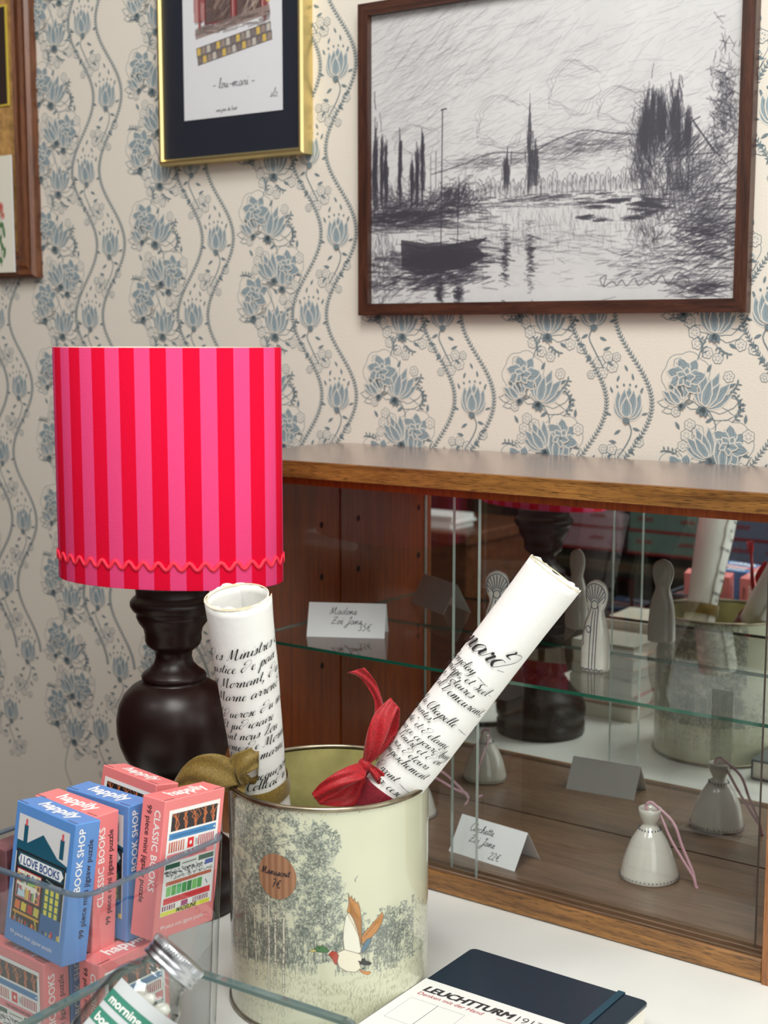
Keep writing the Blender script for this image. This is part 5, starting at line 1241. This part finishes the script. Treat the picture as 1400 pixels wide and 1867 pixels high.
def figurine(loc, rz, label, k=1.0):
    ro = root('ceramic_figurine', loc, (0, 0, rz)); tag(ro, label, 'figurine', 'ceramic figurines on the glass shelf')
    prof = [(.0265, .0180, 0), (.0275, .019, .006), (.0270, .019, .035), (.0245, .017, .065), (.0200, .0145, .088), (.0150, .0110, .103), (.0145, .0085, .110), (.0190, .0075, .120), (.0220, .0070, .133), (.0225, .0068, .142), (.0200, .0066, .153), (.0130, .0060, .161), (.0040, .0040, .1645)]
    rx = lambda z: np.interp(z, [p[2] for p in prof], [p[0] for p in prof]); ry = lambda z: np.interp(z, [p[2] for p in prof], [p[1] for p in prof])
    b = MB(); n = 32; vs = []
    Z = list(np.linspace(0, .1645, 34))
    for z in Z:
        for i in range(n):
            a = 2*PI*i/n; c, s_ = math.cos(a), math.sin(a); vs.append((rx(z)*abs(c)**.8*np.sign(c)*k, ry(z)*abs(s_)**.8*np.sign(s_), z))
    b.add(vs, [(j*n+i, j*n+(i+1) % n, (j+1)*n+(i+1) % n, (j+1)*n+i) for j in range(len(Z)-1) for i in range(n)]+[tuple(range(n))[::-1], tuple((len(Z)-1)*n+i for i in range(n))], 0, True)
    body = b.build('ceramic_body', m_cer, ro)
    b = MB(); S_ = lambda x, z: (x*k, -ry(z)*max(0, 1-min(1, abs(x/rx(z)))**2.5)**.4-.0005, z)
    def ln(P, w_=.0015):
        P = catmull(P, 4) if len(P) > 2 else [np.array(P[0])*(1-t)+np.array(P[1])*t for t in np.linspace(0, 1, 7)]
        vs = []
        for i, p in enumerate(P):
            a = P[max(0, i-1)]; c = P[min(len(P)-1, i+1)]; tx, tz = c[0]-a[0], c[1]-a[1]; L = math.hypot(tx, tz)+1e-9
            vs += [S_(p[0]-tz/L*w_/2, p[1]+tx/L*w_/2), S_(p[0]+tz/L*w_/2, p[1]-tx/L*w_/2)]
        b.add(vs, [(2*i, 2*i+1, 2*i+3, 2*i+2) for i in range(len(P)-1)])
    ln([(.0195*math.cos(t), .137+.0215*math.sin(t)) for t in np.linspace(-.7, PI+.7, 16)])
    for t in np.linspace(.0, PI, 9): ln([(.007*math.cos(t), .124+.007*math.sin(t)), (.0185*math.cos(t), .137+.0195*math.sin(t))])
    ln([(.0065*math.cos(t), .120+.0075*math.sin(t)) for t in np.linspace(0, 2*PI, 12)]); ln([(-.0065, .118), (-.0085, .105), (-.0155, .085), (-.019, .055)]); ln([(.0065, .118), (.0080, .105), (.009, .06), (.008, .004)])
    ln([(-.002, .110), (-.003, .06), (-.004, .004)]); ln([(.003, .110), (.004, .06), (.002, .004)]); ln([(-.014, .078), (-.008, .070), (-.002, .074), (-.007, .082), (-.014, .078)]); ln([(-.019, .055), (-.016, .05), (-.02, .045)])
    ln([(x, .003+.0014*math.sin(x*700)) for x in np.linspace(-.022, .022, 16)])
    b.build('painted_lines', m_cob, body); return ro
figurine((-1.105, .212, HZ), .0, 'ceramic figurine with a rayed halo standing clear on the glass shelf', 1.0)
figurine((-1.303, .195, HZ), .40, 'ceramic figurine with a rayed halo, mostly behind the leaning rolled manuscript', 1.0)
def bell(loc, rz, label, head, sc=1.0, tail=(1, 0), star=False):
    ro = root('ceramic_bell', loc, (0, 0, rz)); tag(ro, label, 'bell', 'little ceramic bells on the cabinet floor')
    prof = [(.046, .004), (.0500, 0), (.0525, .004), (.0515, .012), (.0470, .030), (.0400, .052), (.0310, .072), (.0215, .087), (.0145, .095), (.0125, .099)]
    if head: prof += [(.0135, .102), (.0185, .112), (.0200, .121), (.0205, .128), (.0180, .1285), (.0165, .121), (.0100, .114), (.0, .112)]
    else: prof += [(.0100, .104), (.006, .108), (.0, .109)]
    b = MB().lathe([(r*sc, z*sc) for r, z in prof], 44, cap0=False)
    b.v = [(x*(1+.03*math.sin(3*math.atan2(y, x)+z*30)), y*(1+.03*math.cos(2*math.atan2(y, x))), z) for x, y, z in b.v]
    body = b.build('bell_body', m_cer, ro)
    b = MB()
    for k in range(44):
        a = 2*PI*k/44; r0 = .0524*sc; x, y = r0*math.cos(a), r0*math.sin(a); x *= 1+.03*math.sin(3*a+.3); y *= 1+.03*math.cos(2*a); b.lathe([(.0009, -.0009), (.0012, 0), (.0009, .0009)], 6, (x, y, .0075*sc))
    for k in range(20):
        a = 2*PI*k/20; r0 = .0195*sc; b.lathe([(.0007, -.002), (.0011, 0), (.0007, .002)], 5, (r0*math.cos(a), r0*math.sin(a), .0905*sc))
    if star:
        for k in range(6):
            a = k*PI/3; a_ = -PI/2
            for q0 in np.linspace(0, 1, 8):
                x, z = math.cos(a)*.013*q0, math.sin(a)*.013*q0; r0 = np.interp(.050+z, [.030, .052, .072], [.0470, .0400, .0310])*sc; b.lathe([(.0012, -.001), (.0016, 0), (.0012, .001)], 5, (r0*math.sin(x/r0), -r0*math.cos(x/r0), (.050+z)*sc))
    b.build('painted_dots', m_cob, body)
    zt_ = (.128 if head else .108)*sc
    b = MB(); tx, ty = tail
    pts = catmull([(-.006, 0, zt_-.012), (-.008, 0, zt_+.003), (0.0, 0, zt_+.010), (.010, .0, zt_+.006), (.034*tx+.010, .030*ty, zt_*.86), (.062*tx, .055*ty, zt_*.55), (.082*tx, .072*ty, zt_*.24), (.088*tx, .078*ty, .010)], 6)
    b.tube(pts, .0032, 6, flat=.16)
    pts = catmull([(.006, 0, zt_-.012), (.014, .004, zt_-.006), (.040*tx, .036*ty, zt_*.62), (.064*tx, .058*ty, zt_*.36), (.084*tx, .074*ty, .020)], 6); b.tube(pts, .0030, 6, flat=.16)
    b.tube(catmull([(.084*tx, .074*ty, .022), (.088*tx, .078*ty, .010), (.090*tx, .074*ty, .0025), (.094*tx, .066*ty, .002)], 5), [.0034]*16, 6, flat=.3)
    b.build('ribbon_loop', m_prib, ro); return ro
bell((-.983, .196, FZ), 0, 'ceramic bell with a cup shaped top and pink ribbon, nearest the glass', True, tail=(1, .0))
bell((-1.508, .215, FZ), 0, 'pointed ceramic bell with a star, at the left of the cabinet floor', False, .92, tail=(.62, 1.60), star=True)

# ================================================================ paperbacks between lamp and tin
book_cols = [rgb(214, 206, 190), rgb(196, 90, 84), rgb(222, 218, 206), rgb(170, 178, 176), rgb(226, 190, 170), rgb(226, 222, 210), rgb(120, 60, 60)]
mb_cov = [mat('paperback_cover', c, .5, coat=.3) for c in book_cols]
def book(x, y, z, w_, d_, t, k, rz, label, grp):
    ro = root('paperback', (x, y, z), (0, 0, rz)); tag(ro, label, 'book', grp)
    b = MB().box(-w_/2, w_/2, -d_/2, d_/2, 0, .0016); b.box(-w_/2, w_/2, -d_/2, d_/2, t-.0016, t); b.box(-w_/2, -w_/2+.0016, -d_/2, d_/2, 0, t)
    b.build('cover', mb_cov[k % 7], ro)
    MB().box(-w_/2+.0016, w_/2-.002, -d_/2+.002, d_/2-.002, .0016, t-.0016).build('page_block', m_pg, ro)
z = 0; ORD = ['lowest', 'second lowest', 'third from the bottom', 'fourth from the bottom', 'second from the top', 'topmost']
for k, t in enumerate((.036, .032, .040, .030, .034, .028)):
    book(-1.585+.006*math.sin(k*2), -.585+.004*math.cos(k*3), z, .185, .16, t-.0002, k, .05+.05*math.sin(k*5), 'paperback, %s of the stack close to the lamp in the mirror' % ORD[k], 'paperbacks stacked beside the lamp'); z += t
z = 0
for k, t in enumerate((.044, .044, .046, .044, .046)):
    book(-1.600+.005*math.sin(k*3), -.785+.004*math.cos(k*2), z, .17, .20, t-.0002, k+3, -.03+.04*math.sin(k*4), 'paperback, %s of the stack farther from the lamp in the mirror' % (ORD[:4]+ORD[5:])[k], 'paperbacks stacked beside the glass bin'); z += t

# ================================================================ what the mirror shows behind the camera
m_sh = wood('shelf_board', rgb(50, 38, 26), rgb(84, 64, 42), grain=(1.2, 12, 12), scale=5, rough=.5)
un = root('wooden_shelving', (-2.55, -3.03, -1.58)); tag(un, 'brown wooden shelving against the dark wall, seen only in the mirror', 'shelves')
HX = .85; ZS = 1.58-.005
for zz in (ZS-.045, ZS+.62, ZS-.60, ZS-1.2): MB().box(-HX, HX, -.22, .20, zz, zz+.045).build('shelf', m_sh, un)
for x in (-HX-.04, HX): MB().box(x, x+.04, -.22, .20, 0, ZS+.9).build('upright', m_sh, un)
MB().box(-HX, HX, -.24, -.22, 0, ZS+.9).build('back_panel', mat('dark_back', rgb(38, 26, 22), .7), un)
m_lil, m_teal, m_peri, m_rdp = mat('lilac_card', rgb(150, 118, 132), .5), mat('teal_card', rgb(88, 112, 106), .5), mat('periwinkle_card', rgb(96, 102, 128), .5), mat('red_print_band', rgb(128, 30, 34), .5)
gproto = {}
m_mottle = mat('dark_rosy_carton', rgb(120, 74, 80), .45, coat=.3, var=.75, vscale=42)
def gamebox(x, z, w_, kind, label, k=0):
    m = {'l': m_lil, 't': m_teal, 'p': m_peri}[kind]
    ro = root('boxed_game', (x, -2.945, z), (0, 0, PI+.02*math.sin(k*3))); tag(ro, label, 'boxed game', 'boxed games on the shelf seen in the mirror')
    key = (kind, w_)
    if key in gproto:
        for ch in gproto[key]: c = ch.copy(); SC.collection.objects.link(c); c.parent = ro
        return
    b = MB().box(-w_/2, w_/2, -.10, .14, .010, .0995, bev=.002); o1 = b.build('box_lid', m, ro)
    b = MB().box(-w_/2-.001, w_/2+.001, -.101, .141, 0, .0105); rn = random.Random(3)
    for cx in (-.28, .22):        # a faint red line of lettering, too soft to read
        for j in range(7): a = cx*w_+j*.0105; b.box(a, a+.007, -.1012, -.1000, .050, .050+rn.uniform(.012, .02))
    o2 = b.build('red_base', m_rdp, ro); gproto[key] = [o1, o2]
names = {'l': 'lilac', 't': 'teal', 'p': 'periwinkle blue'}
pos = ['at the bottom', 'second up', 'third up', 'fourth up', 'on top']
for kind, xs_, w_, zs_ in (('l', -2.86, .36, 4), ('t', -2.44, .40, 3), ('p', -2.02, .30, 4)):
    for k in range(zs_): gamebox(xs_+.008*math.sin(k*7), .0405+k*.1005, w_, kind, '%s game box %s in its pile, seen in the mirror' % (names[kind], pos[k]), k)
m_sb = wood('sideboard_wood', rgb(74, 40, 24), rgb(120, 72, 44), grain=(1.2, 12, 12), scale=5)
sd = root('sideboard', (-3.28, -2.25, -1.58)); tag(sd, 'brown wooden sideboard carrying a pile of white booklets, seen in the mirror', 'sideboard')
MB().box(-.36, .36, -.30, .30, 1.735, 1.785, bev=.006).build('sideboard_top', m_sb, sd)
MB().box(-.34, .34, -.28, .28, .0, 1.735).build('body', m_sb, sd)
for k in range(5):
    ro = root('booklet', (-3.155+.008*math.sin(k*4), -2.10+.006*math.cos(k*5), .2052+k*.0112), (0, 0, .05*math.sin(k*3))); tag(ro, 'white booklet number-less cover, layer in the pile on the sideboard', 'booklet', 'white booklets on the sideboard')
    ro['label'] = 'thin white booklet %s in the pile on the sideboard' % ['lowest', 'second lowest', 'in the middle', 'second from the top', 'topmost'][k]
    MB().box(-.12, .12, -.085, .085, 0, .0108, bev=.001).build('booklet_body', m_white, ro)
